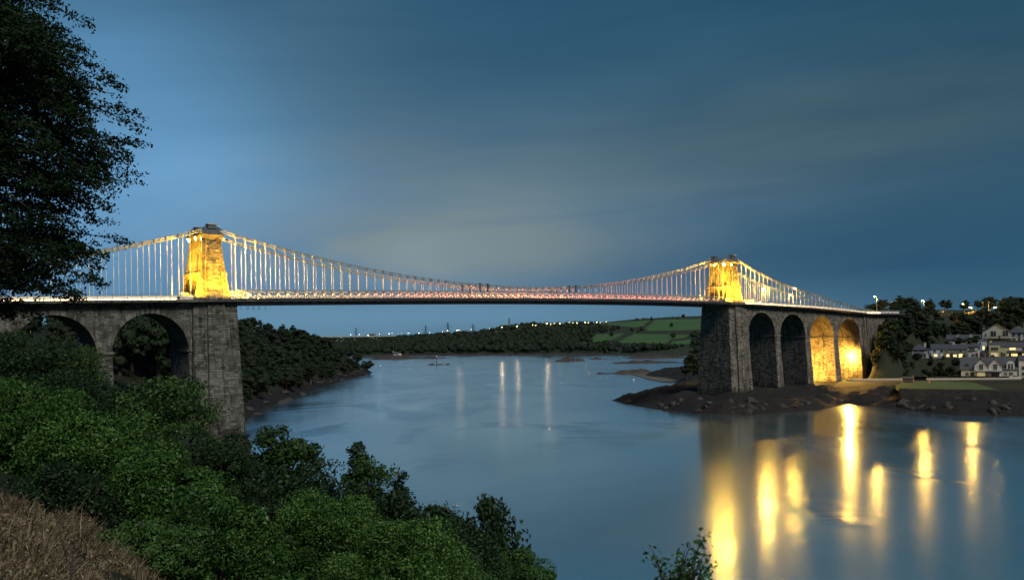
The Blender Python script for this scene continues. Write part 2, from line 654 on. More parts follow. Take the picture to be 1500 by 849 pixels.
def west_z(X, Y):
    X, Y = np.asarray(X, float), np.asarray(Y, float)
    d = seg_dist(np.stack([X.ravel(), Y.ravel()], 1), WEST).reshape(X.shape)
    prof = np.where(d > 0, 34 * (1 - np.exp(-d / 42)), d * 0.35)
    plane = 23.2 - 0.30 * Y - np.where(X < 0, 0.52, 0.36) * X
    lim = np.where(Y < 130, plane, 1e3)
    z = np.where((prof > lim) & (d > 0), np.maximum(lim, prof * .3), prof)
    z = z + np.where(d > 0, vnoise(X, Y, 9.0, 3) * .5 * np.minimum(d / 10, 1), 0) * np.clip(np.hypot(X, Y) / 30 - .3, 0, 1)
    return np.maximum(np.minimum(z, 44), -4)


_pts = [onz(1500, 609, 0), onz(1400, 608, 0), onz(1300, 598, 0), onz(1240, 592, 0), onz(1200, 600, 0), onz(1120, 607, 0),
        onz(1060, 607, 0), onz(1000, 603, 0), onz(960, 599, 0), onz(920, 592, 0), onz(896, 586, 0), onz(930, 578, 0), onz(968, 572, 0),
        onz(985, 566, 0), onz(992, 557, 0), onz(950, 551, 0), onz(940, 548, 0), onz(1000, 540, 0), onz(1008, 530, 0), onz(1000, 523, 0)]
EAST = [(p.x, p.y) for p in _pts] + [(230, 1000), (900, 1000), (1600, 900), (1600, 60), (420, 110), (230, 200), (175, 235)]


def east_d(X, Y):
    return seg_dist(np.stack([X.ravel(), Y.ravel()], 1), EAST).reshape(X.shape)


def east_z(X, Y):
    X, Y = np.asarray(X, float), np.asarray(Y, float)
    d = east_d(X, Y)
    z = np.interp(d, [-12, 0, 9, 20, 35, 85, 118, 140, 165, 200, 260, 400], [-3, 0, 2.4, 4.2, 5.6, 6.0, 12.3, 15.5, 19, 22.5, 26, 29])
    rk = np.clip(d / 3, 0, 1) * np.clip((30 - d) / 10, 0, 1)
    z = z + rk * (vnoise(X, Y, 7.0, 1) * 1.1 + np.abs(vnoise(X, Y, 3.4, 2)) * 1.1 - .4 + np.abs(vnoise(X, Y, 1.7, 5)) * .8)
    u = 750 + FPX * X / np.maximum(Y, 1)
    flat = np.clip((Y - 480) / 250, 0, 1) * np.clip((X / np.maximum(Y, 1) - .32) * -12, 0, 1)
    z = z * (1 - .6 * flat)
    # ridge carrying the road on from the bridge
    yr = np.interp(u, [1262, 1300, 1320, 1351, 1410, 1457, 1520, 1700], [388, 372, 385, 428, 453, 460, 488, 560])
    back = np.clip((u - 1258) / 34, 0, 1)
    rise = np.where(Y > yr, 31 + np.minimum(4, (Y - yr) * .05), 31 - (yr - Y - 5) * .55)
    rise = rise * back * back * (3 - 2 * back)
    z = np.where((Y > 345) & (rise > 3), np.maximum(z, rise), z)
    # level plots cut into the slope for the houses
    for (u0, u1, y0, y1, zp) in PADS:
        uc = np.maximum(np.maximum(u0 - u, u - u1), 0) * Y / FPX
        yc = np.maximum(np.maximum(y0 - Y, Y - y1), 0)
        w = np.clip(1 - np.hypot(uc, yc) / 7, 0, 1)
        w = np.minimum(1, w * 1.35)
        z = z * (1 - w) + zp * w
    return z


PADS = [(1334, 1508, 371, 388, 12.6), (1386, 1440, 397, 413, 17.0), (1437, 1510, 419, 444, 18.5), (1406, 1505, 337, 361, 5.95)]
FAR = [(-900, 1260), (-420, 1200), (-240, 1150), (-158, 1120), (-41, 1114), (60, 1060), (113, 1015), (150, 960), (190, 930), (300, 930), (1600, 880),
       (3000, 900), (3000, 4000), (-2500, 4000), (-2500, 1300)]


def far_z(X, Y):
    X, Y = np.asarray(X, float), np.asarray(Y, float)
    d = seg_dist(np.stack([X.ravel(), Y.ravel()], 1), FAR).reshape(X.shape)
    u = 750 + FPX * X / np.maximum(Y, 1)
    A = np.interp(u, [300, 520, 600, 700, 740, 770, 830, 880, 930, 1030, 1500], [14, 14, 15, 22, 31, 36, 37, 43, 49, 53, 30])
    t = np.clip(d / 720, 0, 1)
    t = t * (1.35 - .35 * t)
    return np.where(d > 0, 1.2 + A * t - np.clip(d - 800, 0, 2000) * .012, d * .2) + np.where(d > 10, vnoise(X, Y, 90, 4) * 1.2, 0)


def terrain(name, xs, ys, fz, mat, keep=None):
    X, Y = np.meshgrid(xs, ys)
    Z = fz(X, Y)
    nx, ny = len(xs), len(ys)
    V = np.stack([X.ravel(), Y.ravel(), Z.ravel()], 1)
    i = np.arange(nx * ny).reshape(ny, nx)
    Q = np.stack([i[:-1, :-1].ravel(), i[:-1, 1:].ravel(), i[1:, 1:].ravel(), i[1:, :-1].ravel()], 1)
    zz = Z.ravel()[Q]
    Q = Q[zz.max(axis=1) > -2.5]
    me = np_mesh(name, V, Q, None, [mat], smooth=True)
    o = link_mesh(name, me)
    o['kind'] = 'structure'
    return o


def ground_mat(name, grass, earth, rock, rock_hi, scale=.15):
    """grass and earth above, dark wet rock on the foreshore (by height above the water)"""
    m, b, p = new_mat(name)
    g = b.new('ShaderNodeNewGeometry')
    sep = b.new('ShaderNodeSeparateXYZ')
    b.put(sep.inputs[0], g.outputs['Position'])
    n1 = b.noise(g.outputs['Position'], scale, 5.0, .65)
    n2 = b.noise(g.outputs['Position'], scale * 8, 5.0, .7)
    top = b.mix(b.smooth(n1, .35, .65), (*grass, 1), (*earth, 1))
    top = b.mix(b.m('MULTIPLY', n2, .5), top, mul(earth, .5))
    rk = b.mix(b.smooth(n2, .4, .75), (*rock, 1), mul(rock, 2.2))
    h = b.m('ADD', sep.outputs[2], b.m('MULTIPLY', b.m('SUBTRACT', n2, .5), 2.5))
    b.put(p.inputs['Base Color'], b.mix(b.smooth(h, rock_hi - .8, rock_hi + .8), rk, top))
    p.inputs['Roughness'].default_value = .85
    p.inputs['Specular IOR Level'].default_value = .25
    bp = b.new('ShaderNodeBump')
    bp.inputs['Strength'].default_value = .9
    bp.inputs['Distance'].default_value = .5
    b.put(bp.inputs['Height'], b.noise(g.outputs['Position'], 1.1, 6.0, .7))
    b.put(p.inputs['Normal'], bp.outputs[0])
    return m


def water_mat():
    m, b, p = new_mat('strait_water')
    nt = m.node_tree
    g = b.new('ShaderNodeNewGeometry')
    mp = b.new('ShaderNodeMapping')
    b.put(mp.inputs[0], g.outputs['Position'])
    mp.inputs['Scale'].default_value = (1.0, .42, 1.0)
    mp.inputs['Rotation'].default_value = (0, 0, .12)
    v = mp.outputs[0]
    big = b.noise(v, .014, 4.0, .55, 1.6)
    mid = b.noise(v, .06, 4.0, .6, 2.2)
    # slow tidal swirls: smoother slicks and rougher races
    # belts of wind ripple and current lines lying across the strait
    m2 = b.new('ShaderNodeMapping')
    b.put(m2.inputs[0], g.outputs['Position'])
    m2.inputs['Scale'].default_value = (.055, .42, 1.0)
    m2.inputs['Rotation'].default_value = (0, 0, -.10)
    lines = b.noise(m2.outputs[0], .75, 4.0, .6, 1.4)
    belt = b.smooth(b.noise(v, .022, 3.0, .5, 1.8), .50, .66)
    rough = b.m('ADD', .158, b.m('MULTIPLY', b.smooth(big, .35, .7), .10))
    bump = b.new('ShaderNodeBump')
    bump.inputs['Strength'].default_value = .11
    bump.inputs['Distance'].default_value = .5
    h = b.m('ADD', b.m('MULTIPLY', b.noise(v, .10, 3.0, .55, 1.5), .8), b.m('MULTIPLY', b.noise(v, .45, 3.0, .6, 1.0), .12))
    h = b.m('ADD', h, b.m('MULTIPLY', b.m('MULTIPLY', lines, belt), 4.6))
    b.put(bump.inputs['Height'], h)
    body = b.mix(b.smooth(mid, .4, .7), (.05, .15, .205, 1), (.075, .19, .245, 1))
    body = b.mix(b.m('MULTIPLY', b.smooth(lines, .56, .70), .6), body, (.16, .25, .28, 1))
    dif = b.new('ShaderNodeBsdfDiffuse')
    b.put(dif.inputs[0], body)
    gl = b.new('ShaderNodeBsdfGlossy')
    gl.distribution = 'MULTI_GGX'
    gl.inputs['Color'].default_value = (.86, .96, 1.0, 1)
    b.put(gl.inputs['Roughness'], rough)
    b.put(gl.inputs['Normal'], bump.outputs[0])
    fr = b.new('ShaderNodeFresnel')
    fr.inputs['IOR'].default_value = 1.9
    mx = b.new('ShaderNodeMixShader')
    b.put(mx.inputs[0], b.m('ADD', fr.outputs[0], .34, clamp=True))
    nt.links.new(dif.outputs[0], mx.inputs[1])
    nt.links.new(gl.outputs[0], mx.inputs[2])
    nt.links.new(mx.outputs[0], nt.nodes['Material Output'].inputs[0])
    return m


M['bank'] = ground_mat('bank_ground', (.014, .023, .009), (.018, .016, .011), (.007, .0068, .0065), 3.2)
M['shore'] = ground_mat('shore_ground', (.022, .034, .013), (.026, .026, .016), (.012, .0112, .0105), 5.2)
M['far_ground'] = ground_mat('far_ground', (.028, .042, .02), (.03, .036, .02), (.03, .026, .022), 2.0, .02)
M['field'] = simple('field_grass', (.040, .092, .022), .9, .5, .014)
M['lawn'] = simple('lawn_grass', (.036, .072, .020), .9, .45, .22, .4, 6.0)
M['sand'] = simple('beach_sand', (.095, .088, .066), .8, .3, .15)

wv = MB()
wv.add([(-9000, -300, 0), (9000, -300, 0), (9000, 16000, 0), (-9000, 16000, 0)], [(0, 1, 2, 3)])
tag(wv.build('water', water_mat()), kind='structure')

xs = np.concatenate([np.linspace(-900, -130, 40), np.linspace(-128, -34, 48), np.linspace(-32, 40, 90), np.linspace(42, 160, 40)])
ys = np.concatenate([np.linspace(-250, -10, 20), np.linspace(-8, 40, 70), np.linspace(42, 240, 80), np.linspace(245, 830, 80)])
terrain('river_bank', xs, ys, west_z, M['bank'])
xs = np.concatenate([np.linspace(20, 215, 150), np.linspace(218, 560, 60), np.linspace(580, 1600, 20)])
ys = np.concatenate([np.linspace(60, 250, 24), np.linspace(252, 370, 90), np.linspace(373, 620, 70), np.linspace(630, 1000, 30)])
terrain('hillside', xs, ys, east_z, M['shore'])
xs = np.concatenate([np.linspace(-2500, -420, 20), np.linspace(-400, 420, 110), np.linspace(440, 3000, 30)])
ys = np.concatenate([np.linspace(860, 1260, 60), np.linspace(1275, 2000, 60), np.linspace(2050, 4000, 12)])
terrain('far_hill', xs, ys, far_z, M['far_ground'])


# ------------------------------------------------------------------ the suspension bridge
A_ = sight(314.5, 438, 195.6)
B_ = sight(1079, 443, 306.0)
_d = Vector((B_.x - A_.x, B_.y - A_.y))
SPAN = _d.length
BANG = math.atan2(_d.y, _d.x)
BU = Vector((math.cos(BANG), math.sin(BANG)))
BVv = Vector((-BU.y, BU.x))
bridge = empty('suspension_bridge', (A_.x, A_.y, 0), BANG,
               'long suspension bridge with two floodlit stone towers and arched stone approaches across the strait', 'bridge')


def wb(s, t, z):
    """bridge coordinates to world"""
    return Vector((A_.x + BU.x * s + BVv.x * t, A_.y + BU.y * s + BVv.y * t, z))


def deck_profile():
    """height of the deck edge read off along the front railing"""
    S, Z = [], []
    for u, v in [(40, 440.5), (100, 440), (200, 439), (314.5, 438), (345, 437.6), (560, 437.2), (781, 437.8), (1010, 441), (1079, 443.2), (1160, 449), (1262, 457.5)]:
        r = ray(u, 0)
        # intersect the vertical plane t = -1.5
        n = Vector((BVv.x, BVv.y))
        o = Vector((A_.x, A_.y)) + n * -1.5
        k = o.dot(n) / Vector((r.x, r.y)).dot(n)
        for _ in range(3):
            p = sight(u, v, k)
        S.append((p.x - A_.x) * BU.x + (p.y - A_.y) * BU.y)
        Z.append(p.z)
    return np.polyfit(S, Z, 4), min(S), max(S)


_poly, _s0, _s1 = deck_profile()


def zd(s):
    s = np.clip(s, _s0 - 8, _s1 + 4)
    return float(np.polyval(_poly, s))


S_IN, S_OUT = -78.0, SPAN + 106.0
R_ARCH = 7.55
PITCH = 18.05
ARCH_L = [-(13.25 + PITCH * i) for i in range(3)]
ARCH_R = [SPAN + 13.25 + PITCH * i for i in range(4)]
SPRING = 10.25


def sweep(mb, prof, s0, s1, step=2.3, mi=0, zf=zd):
    """sweeps a closed (t, dz) outline along the deck"""
    n = max(1, int(round((s1 - s0) / step)))
    rs = []
    for i in range(n + 1):
        s = s0 + (s1 - s0) * i / n
        rs.append([(s, t, zf(s) + dz) for t, dz in prof])
    mb.rings(rs, mi)


def rect(t0, t1, a, b):
    return [(t0, a), (t1, a), (t1, b), (t0, b)]


def facing(mb, P00, P10, P11, P01, ch, cl, proud=(.02, .12), pred=None, rng=random, mi=0, joint=.035):
    """courses of separate blocks on a wall quad, each standing proud by its own amount"""
    P00, P10, P11, P01 = [Vector(p) for p in (P00, P10, P11, P01)]
    nrm = (P10 - P00).cross(P01 - P00).normalized()
    H = ((P01 - P00).length + (P11 - P10).length) / 2
    rows = max(1, int(round(H / ch)))

    def pt(a, c):
        return (P00 * (1 - a) + P10 * a) * (1 - c) + (P01 * (1 - a) + P11 * a) * c
    for i in range(rows):
        c0, c1 = i / rows, (i + 1) / rows
        W = (pt(1, c0) - pt(0, c0)).length
        x = 0.0 if i % 2 else -cl * .5
        while x < W - .05:
            w = cl * rng.uniform(.65, 1.35)
            a0, a1 = max(x, 0), min(x + w, W)
            x += w
            if a1 - a0 < .15:
                continue
            j = joint
            q = [pt((a0 + j) / W, c0 + j / H), pt((a1 - j) / W, c0 + j / H), pt((a1 - j) / W, c1 - j / H), pt((a0 + j) / W, c1 - j / H)]
            if pred and not all(pred(p) for p in q):
                continue
            e = rng.uniform(*proud)
            k = min(.06, (a1 - a0) * .2)
            top = []
            for m_, p in enumerate(q):
                top.append(p + nrm * (e + rng.uniform(-.015, .015)) + (sum(q, Vector()) / 4 - p) * .06)
            bot = [p - nrm * .03 for p in q]
            mb.add(bot + top, [(4, 5, 6, 7), (0, 1, 5, 4), (1, 2, 6, 5), (2, 3, 7, 6), (3, 0, 4, 7)], mi)


def stone_part(mb, name, mat, parent):
    o = mb.build(name, mat, parent)
    o['kind'] = 'stuff'
    return o


# --- viaducts: wall with arches, piers, rings, ledges
def viaduct(arches, sa, sb, name, mat, bmat, base_z, label, wall_end=None):
    """arches sorted by s; wall from sa to sb"""
    arches = sorted(arches)
    T0, T1 = 0.0, 10.5
    mb = MB()
    top = lambda s: zd(s) - 1.05
    spr = {}
    for c in arches:
        spr[c] = (zd(c) - SPRING)
    NA = 28

    def face_strip(xs_z, t, mi=0):
        for (s0, z0), (s1, z1) in zip(xs_z[:-1], xs_z[1:]):
            mb.add([(s0, t, z0), (s1, t, z1), (s1, t, top(s1)), (s0, t, top(s0))], [(0, 1, 2, 3)], mi)
    outline = [(sa, spr[arches[0]] if wall_end != 'start' else spr[arches[0]])]
    for c in arches:
        for i in range(NA + 1):
            a = PI - PI * i / NA
            outline.append((c + R_ARCH * math.cos(a), spr[c] + R_ARCH * math.sin(a)))
    outline.append((sb, spr[arches[-1]]))
    face_strip(outline, T0)
    face_strip(outline, T1)
    mb.add([(sa, T0, spr[arches[0]]), (sa, T1, spr[arches[0]]), (sa, T1, top(sa)), (sa, T0, top(sa))], [(0, 1, 2, 3)])
    mb.add([(sb, T0, spr[arches[-1]]), (sb, T1, spr[arches[-1]]), (sb, T1, top(sb)), (sb, T0, top(sb))], [(0, 1, 2, 3)])
    wall = mb.build(name, mat, bridge)
    wall['label'] = label
    # barrel vaults, one part each
    for c in arches:
        v = MB()
        n = 24
        for i in range(n):
            a0, a1 = PI * i / n, PI * (i + 1) / n
            p = [(c + R_ARCH * math.cos(a), spr[c] + R_ARCH * math.sin(a)) for a in (a0, a1)]
            q = [(c + (R_ARCH + .12) * math.cos(a), spr[c] + (R_ARCH + .12) * math.sin(a)) for a in (a0, a1)]
            v.add([(p[0][0], T0 + .02, p[0][1]), (p[1][0], T0 + .02, p[1][1]), (p[1][0], T1 - .02, p[1][1]), (p[0][0], T1 - .02, p[0][1])], [(0, 1, 2, 3)])
        v.build('vault', mat, wall)
        r = MB()
        nv = 45
        for i in range(nv):
            a0, a1 = PI * (i + .04) / nv, PI * (i + .96) / nv
            e = random.uniform(.06, .16)
            f = lambda rr, a, t: (c + rr * math.cos(a), t, spr[c] + rr * math.sin(a))
            ro = R_ARCH + .95
            r.hexa([f(R_ARCH - .03, a0, .3), f(ro, a0, .3), f(ro, a1, .3), f(R_ARCH - .03, a1, .3)],
                   [f(R_ARCH - .03, a0, -e), f(ro, a0, -e), f(ro, a1, -e), f(R_ARCH - .03, a1, -e)])
        r.build('arch_ring', bmat, wall)
    # spandrel blocks
    fb = MB()

    def clear(p):
        for c in arches:
            if p.z < spr[c] + R_ARCH + 1 and abs(p.x - c) < R_ARCH + .98 and math.hypot(p.x - c, p.z - spr[c]) < R_ARCH + .93:
                return False
        return True
    seg = 6
    zs_ = min(spr.values())
    for i in range(seg):
        a, b2 = sa + (sb - sa) * i / seg, sa + (sb - sa) * (i + 1) / seg
        facing(fb, (a, 0, zs_), (b2, 0, zs_), (b2, 0, top(b2)), (a, 0, top(a)), .52, 1.15, (.02, .09), clear)
    stone_part(fb, 'stone_facing', bmat, wall)
    # piers below the springing
    edges = []
    for i in range(len(arches) - 1):
        edges.append((arches[i] + R_ARCH, arches[i + 1] - R_ARCH, (spr[arches[i]] + spr[arches[i + 1]]) / 2))
    edges.insert(0, (sa, arches[0] - R_ARCH, spr[arches[0]]))
    edges.append((arches[-1] + R_ARCH, sb, spr[arches[-1]]))
    for (s0, s1, zt) in edges:
        if s1 - s0 < .4:
            continue
        zb = base_z((s0 + s1) / 2)
        H = zt - zb
        ft, fs = H * .085, min(H * .014, .35)
        pm = MB()
        bot = [(s0 - fs, T0 - ft, zb - 3), (s1 + fs, T0 - ft, zb - 3), (s1 + fs, T1 + ft, zb - 3), (s0 - fs, T1 + ft, zb - 3)]
        tp = [(s0, T0, zt), (s1, T0, zt), (s1, T1, zt), (s0, T1, zt)]
        pm.hexa(bot, tp)
        pier = pm.build('pier', mat, bridge)
        lm = MB()
        lm.box(s0 - .28, s1 + .28, T0 - .32, T1 + .32, zt - .45, zt + .12)
        lm.build('ledge', bmat, pier)
        pm = MB()
        facing(pm, bot[0], bot[1], tp[1], tp[0], .52, 1.1, (.02, .08))
        facing(pm, bot[3], bot[0], tp[0], tp[3], .52, 1.3, (.01, .06))
        stone_part(pm, 'stone_facing', bmat, pier)
    return wall


def gz_left(s):
    p = wb(s, 5, 0)
    return float(west_z(np.array([p.x]), np.array([p.y]))[0])


def gz_right(s):
    p = wb(s, 5, 0)
    return float(east_z(np.array([p.x]), np.array([p.y]))[0]) if s > SPAN + 20 else 3.5


viaduct(ARCH_L, ARCH_L[-1] - R_ARCH - 6, -4.9, 'approach_viaduct', M['stone'], M['stone_block'], gz_left,
        'nearer grey stone viaduct half hidden by dark trees')
vr = viaduct(ARCH_R, SPAN + 4.9, ARCH_R[-1] + R_ARCH + 1.5, 'approach_viaduct', M['stone_dark'], M['stone_dark_block'], gz_right,
             'far brown stone viaduct with two of its four arches lit from within')
# abutment wall curving down into the hillside
ab = MB()
s_a = ARCH_R[-1] + R_ARCH + 1.5
rs = []
for i in range(15):
    k = i / 14
    s = s_a + k * 26
    zb = gz_right(s_a) - 2 + (zd(s) - 2.0 - gz_right(s_a)) * k ** 1.6
    fl = (zd(s) - zb) * .05
    rs.append([(s, -.15 - fl, zb), (s, 10.6 + fl, zb), (s, 10.6, zd(s) - 1.05), (s, -.15, zd(s) - 1.05)])
ab.rings(rs)
abw = ab.build('abutment', M['stone_dark'], bridge)
ab = MB()
for k in (0.6, 2.6):
    ab.hexa([(s_a + k, -1.4, gz_right(s_a) - 2), (s_a + k + 1.1, -1.4, gz_right(s_a) - 2), (s_a + k + 1.1, 0, gz_right(s_a) - 2), (s_a + k, 0, gz_right(s_a) - 2)],
            [(s_a + k, -.55, zd(s_a) - 1.7), (s_a + k + 1.1, -.55, zd(s_a) - 1.7), (s_a + k + 1.1, 0, zd(s_a) - 1.7), (s_a + k, 0, zd(s_a) - 1.7)])
ab.build('buttress', M['stone_dark'], abw)


# --- towers
def tower_shape(h, H=13.2):
    k = h / H
    a = 1.95 + 1.8 * (1 - k) ** 1.35
    return a, .25 + .85 * k, 10.25 - .85 * k


def portal_cutter(t, z0, zspring, w, s0, s1):
    mb = MB()
    pts = [(t - w / 2, z0), (t + w / 2, z0)]
    for i in range(11):
        a = PI * i / 10
        pts.append((t + w / 2 * math.cos(a), zspring + w / 2 * math.sin(a)))
    mb.rings([[(s, p[0], p[1]) for p in pts] for s in (s0, s1)])
    return mb


M['flood_lens'] = glow_mat('floodlight_lens', (1.0, .56, .07), 2600.0)
M['flood_lens_small'] = glow_mat('floodlight_lens_small', (1.0, .74, .22), 40.0)
FLOOD_COL = (1.0, .47, .02)
CHAIN_COL = (1.0, .70, .22)


def spot(name, parent, loc, target, power, deg, col=FLOOD_COL, r=.15, blend=.6):
    d = bpy.data.lights.new(name, 'SPOT')
    d.energy = power
    d.spot_size = math.radians(deg)
    d.spot_blend = blend
    d.color = col
    d.shadow_soft_size = r
    o = bpy.data.objects.new(name, d)
    COL.objects.link(o)
    o.parent = parent
    o.matrix_parent_inverse = Matrix.Identity(4)
    v = Vector(target) - Vector(loc)
    o.matrix_local = Matrix.Translation(Vector(loc)) @ v.to_track_quat('-Z', 'Y').to_matrix().to_4x4()
    return o


def flood(parent, loc, target, power, deg, lens='flood_lens_small', size=.28, col=FLOOD_COL):
    """a boxy floodlight on a bracket, its lamp right in front of the lens"""
    loc, target = Vector(loc), Vector(target)
    d = (target - loc).normalized()
    a = d.cross(Vector((0, 0, 1)))
    a = a.normalized() if a.length > .01 else Vector((1, 0, 0))
    b = a.cross(d)
    mb = MB()

    def q(c, s):
        return [c - a * s - b * s, c + a * s - b * s, c + a * s + b * s, c - a * s + b * s]
    mb.hexa(q(loc - d * size * 1.3, size * .6), q(loc, size))
    mb.add(q(loc + d * .012, size * .88), [(0, 1, 2, 3)], 1)
    mb.tube(loc - d * size - b * size * .2, loc - d * size - Vector((0, 0, size * 2.2)), .05)
    mb.build('floodlight', [M['iron_dark'], M[lens]], parent)
    spot('flood_beam', parent, loc + d * (.05 + size), target, power, deg, col, size * .6)


def tower(s0, zbase, mat, bmat, pmat, pbmat, label, P):
    zt = zd(s0)
    mb = MB()
    rs = []
    for h in (-.6, 0, 1.5, 3, 4.5, 6, 7.5, 9, 10.5, 12, 13.2):
        a, t0, t1 = tower_shape(max(h, 0))
        rs.append([(s0 - a, t0, zt + h), (s0 + a, t0, zt + h), (s0 + a, t1, zt + h), (s0 - a, t1, zt + h)])
    mb.rings(rs)
    tw = mb.build('tower', mat, bridge)
    tw['label'] = label
    cuts = []
    for t in (3.15, 7.35):
        cuts.append(portal_cutter(t, zt + .02, zt + 3.3, 2.9, s0 - 7, s0 + 7))
        for sg in (-1, 1):
            cuts.append(portal_cutter(t, zt + 6.2, zt + 9.4, 2.0, s0 + sg * 6, s0 + sg * 1.55))
    cobs = [c.build('cutter', mat) for c in cuts]
    for c in cobs:
        c.matrix_world = bridge_mat
        md = tw.modifiers.new('b', 'BOOLEAN')
        md.object = c
        md.operation = 'DIFFERENCE'
        md.solver = 'EXACT'
    bpy.context.view_layer.update()
    dg = bpy.context.evaluated_depsgraph_get()
    me = bpy.data.meshes.new_from_object(tw.evaluated_get(dg))
    tw.modifiers.clear()
    tw.data = me
    for c in cobs:
        bpy.data.objects.remove(c)
    # front and back pilasters with rough courses
    for front in (True, False):
        pm = MB()
        rs = []
        for h in (0, 3, 6, 9, 12, 13.2):
            a, t0, t1 = tower_shape(h)
            w = 1.85 - .42 * h / 13.2
            ta, tb = (t0 - .42, t0 + .2) if front else (t1 - .2, t1 + .42)
            rs.append([(s0 - w, ta, zt + h), (s0 + w, ta, zt + h), (s0 + w, tb, zt + h), (s0 - w, tb, zt + h)])
        pm.rings(rs)
        pil = pm.build('pilaster', mat, tw)
        if front:
            fb = MB()
            for i in range(len(rs) - 1):
                facing(fb, rs[i][0], rs[i][1], rs[i + 1][1], rs[i + 1][0], .42, .95, (.02, .09 if i < 2 else .20))
            for i in range(len(rs) - 1):
                h0, h1 = (0, 3, 6, 9, 12, 13.2)[i], (0, 3, 6, 9, 12, 13.2)[i + 1]
                for sg in (-1, 1):
                    a0, ta, _ = tower_shape(h0)
                    a1, tb, _ = tower_shape(h1)
                    w0, w1 = rs[i][1][0] - s0 + .1, rs[i + 1][1][0] - s0 + .1
                    e = ([(s0 - a0, ta, zt + h0), (s0 - w0, ta, zt + h0), (s0 - w1, tb, zt + h1), (s0 - a1, tb, zt + h1)] if sg < 0 else
                         [(s0 + w0, ta, zt + h0), (s0 + a0, ta, zt + h0), (s0 + a1, tb, zt + h1), (s0 + w1, tb, zt + h1)])
                    facing(fb, *e, .42, .8, (.01, .05))
            stone_part(fb, 'stone_facing', bmat, tw)
    # lintel band between road arches and niches, on both portal sides
    for sg in (-1, 1):
        a, t0, t1 = tower_shape(5.4)
        lm = MB()
        x0, x1 = sorted((s0 + sg * (a - .2), s0 + sg * (a + .28)))
        lm.box(x0, x1, t0 - .05, t1 + .05, zt + 5.15, zt + 5.75)
        lm.build('lintel', pbmat, tw)
        nm = MB()
        pts = [(-.96, 6.25), (.96, 6.25)] + [(.96 * math.cos(q), 9.4 + .96 * math.sin(q)) for q in np.linspace(0, PI, 11)]
        nm.rings([[(s0 + sg * x, 3.15 + t, zt + z) for t, z in pts] for x in (1.6, 1.75)])
        nm.build('niche_panel', M['stone_dark'], tw)
    a, t0, t1 = tower_shape(13.2)
    cm = MB()
    for dz, e in ((0, .22), (.32, .42), (.66, .28)):
        cm.box(s0 - a - e, s0 + a + e, t0 - .42 - e, t1 + .42 + e, zt + 13.2 + dz, zt + 13.2 + dz + (.32 if dz < .6 else .3))
    cm.build('cornice', bmat, tw)
    # dark saddle housing: sloping sides, flat block on top
    zc = zt + 14.17
    sm = MB()
    sm.hexa([(s0 - 2.1, .8, zc), (s0 + 2.1, .8, zc), (s0 + 2.1, 9.7, zc), (s0 - 2.1, 9.7, zc)],
            [(s0 - 1.5, 1.0, zc + .95), (s0 + 1.5, 1.0, zc + .95), (s0 + 1.5, 9.5, zc + .95), (s0 - 1.5, 9.5, zc + .95)])
    for t in (1.55, 8.95):
        sm.hexa([(s0 - .95, t - .75, zc + .95), (s0 + .95, t - .75, zc + .95), (s0 + .95, t + .75, zc + .95), (s0 - .95, t + .75, zc + .95)],
                [(s0 - .8, t - .65, zc + 1.75), (s0 + .8, t - .65, zc + 1.75), (s0 + .8, t + .65, zc + 1.75), (s0 - .8, t + .65, zc + 1.75)])
        sm.box(s0 - 1.0, s0 + 1.0, t - .8, t + .8, zc + 1.75, zc + 1.95)
        for sg in (-1, 1):
            sm.bar((s0 + sg * .9, t, zc + 1.5), (s0 + sg * 2.6, t, zc + .7), .35, .3)
    sm.build('saddle_cap', M['stone_cap'], tw)
    # pier from deck to foreshore, with a central pilaster on the river face
    zt1 = zt - 1.05
    H = zt1 - zbase
    pm = MB()
    bt = [(s0 - 5.7, -2.1, zbase - 2), (s0 + 5.7, -2.1, zbase - 2), (s0 + 5.7, 12.6, zbase - 2), (s0 - 5.7, 12.6, zbase - 2)]
    tp = [(s0 - 4.7, -.35, zt1), (s0 + 4.7, -.35, zt1), (s0 + 4.7, 10.85, zt1), (s0 - 4.7, 10.85, zt1)]
    pm.hexa(bt, tp)
    pier = pm.build('tower_pier', pmat, bridge)
    pm = MB()
    pb = [(s0 - 2.35, -2.75, zbase - 2), (s0 + 2.35, -2.75, zbase - 2), (s0 + 2.35, -2.0, zbase - 2), (s0 - 2.35, -2.0, zbase - 2)]
    pt_ = [(s0 - 1.85, -.85, zt1), (s0 + 1.85, -.85, zt1), (s0 + 1.85, -.3, zt1), (s0 - 1.85, -.3, zt1)]
    pm.hexa(pb, pt_)
    pm.build('pilaster', pmat, pier)
    fb = MB()
    facing(fb, pb[0], pb[1], pt_[1], pt_[0], .55, 1.05, (.02, .11))
    facing(fb, bt[0], (s0 - 2.45, -2.1, zbase - 2), (s0 - 1.95, -.35, zt1), tp[0], .55, 1.05, (.02, .11))
    facing(fb, (s0 + 2.45, -2.1, zbase - 2), bt[1], tp[1], (s0 + 1.95, -.35, zt1), .55, 1.05, (.02, .11))
    facing(fb, bt[3], bt[0], tp[0], tp[3], .55, 1.3, (.02, .10))
    stone_part(fb, 'stone_facing', pbmat, pier)
    pm = MB()
    pm.box(s0 - 6.1, s0 + 6.1, -3.3, 13.2, zbase - 3, zbase + .25)
    pm.build('plinth', pbmat, pier)
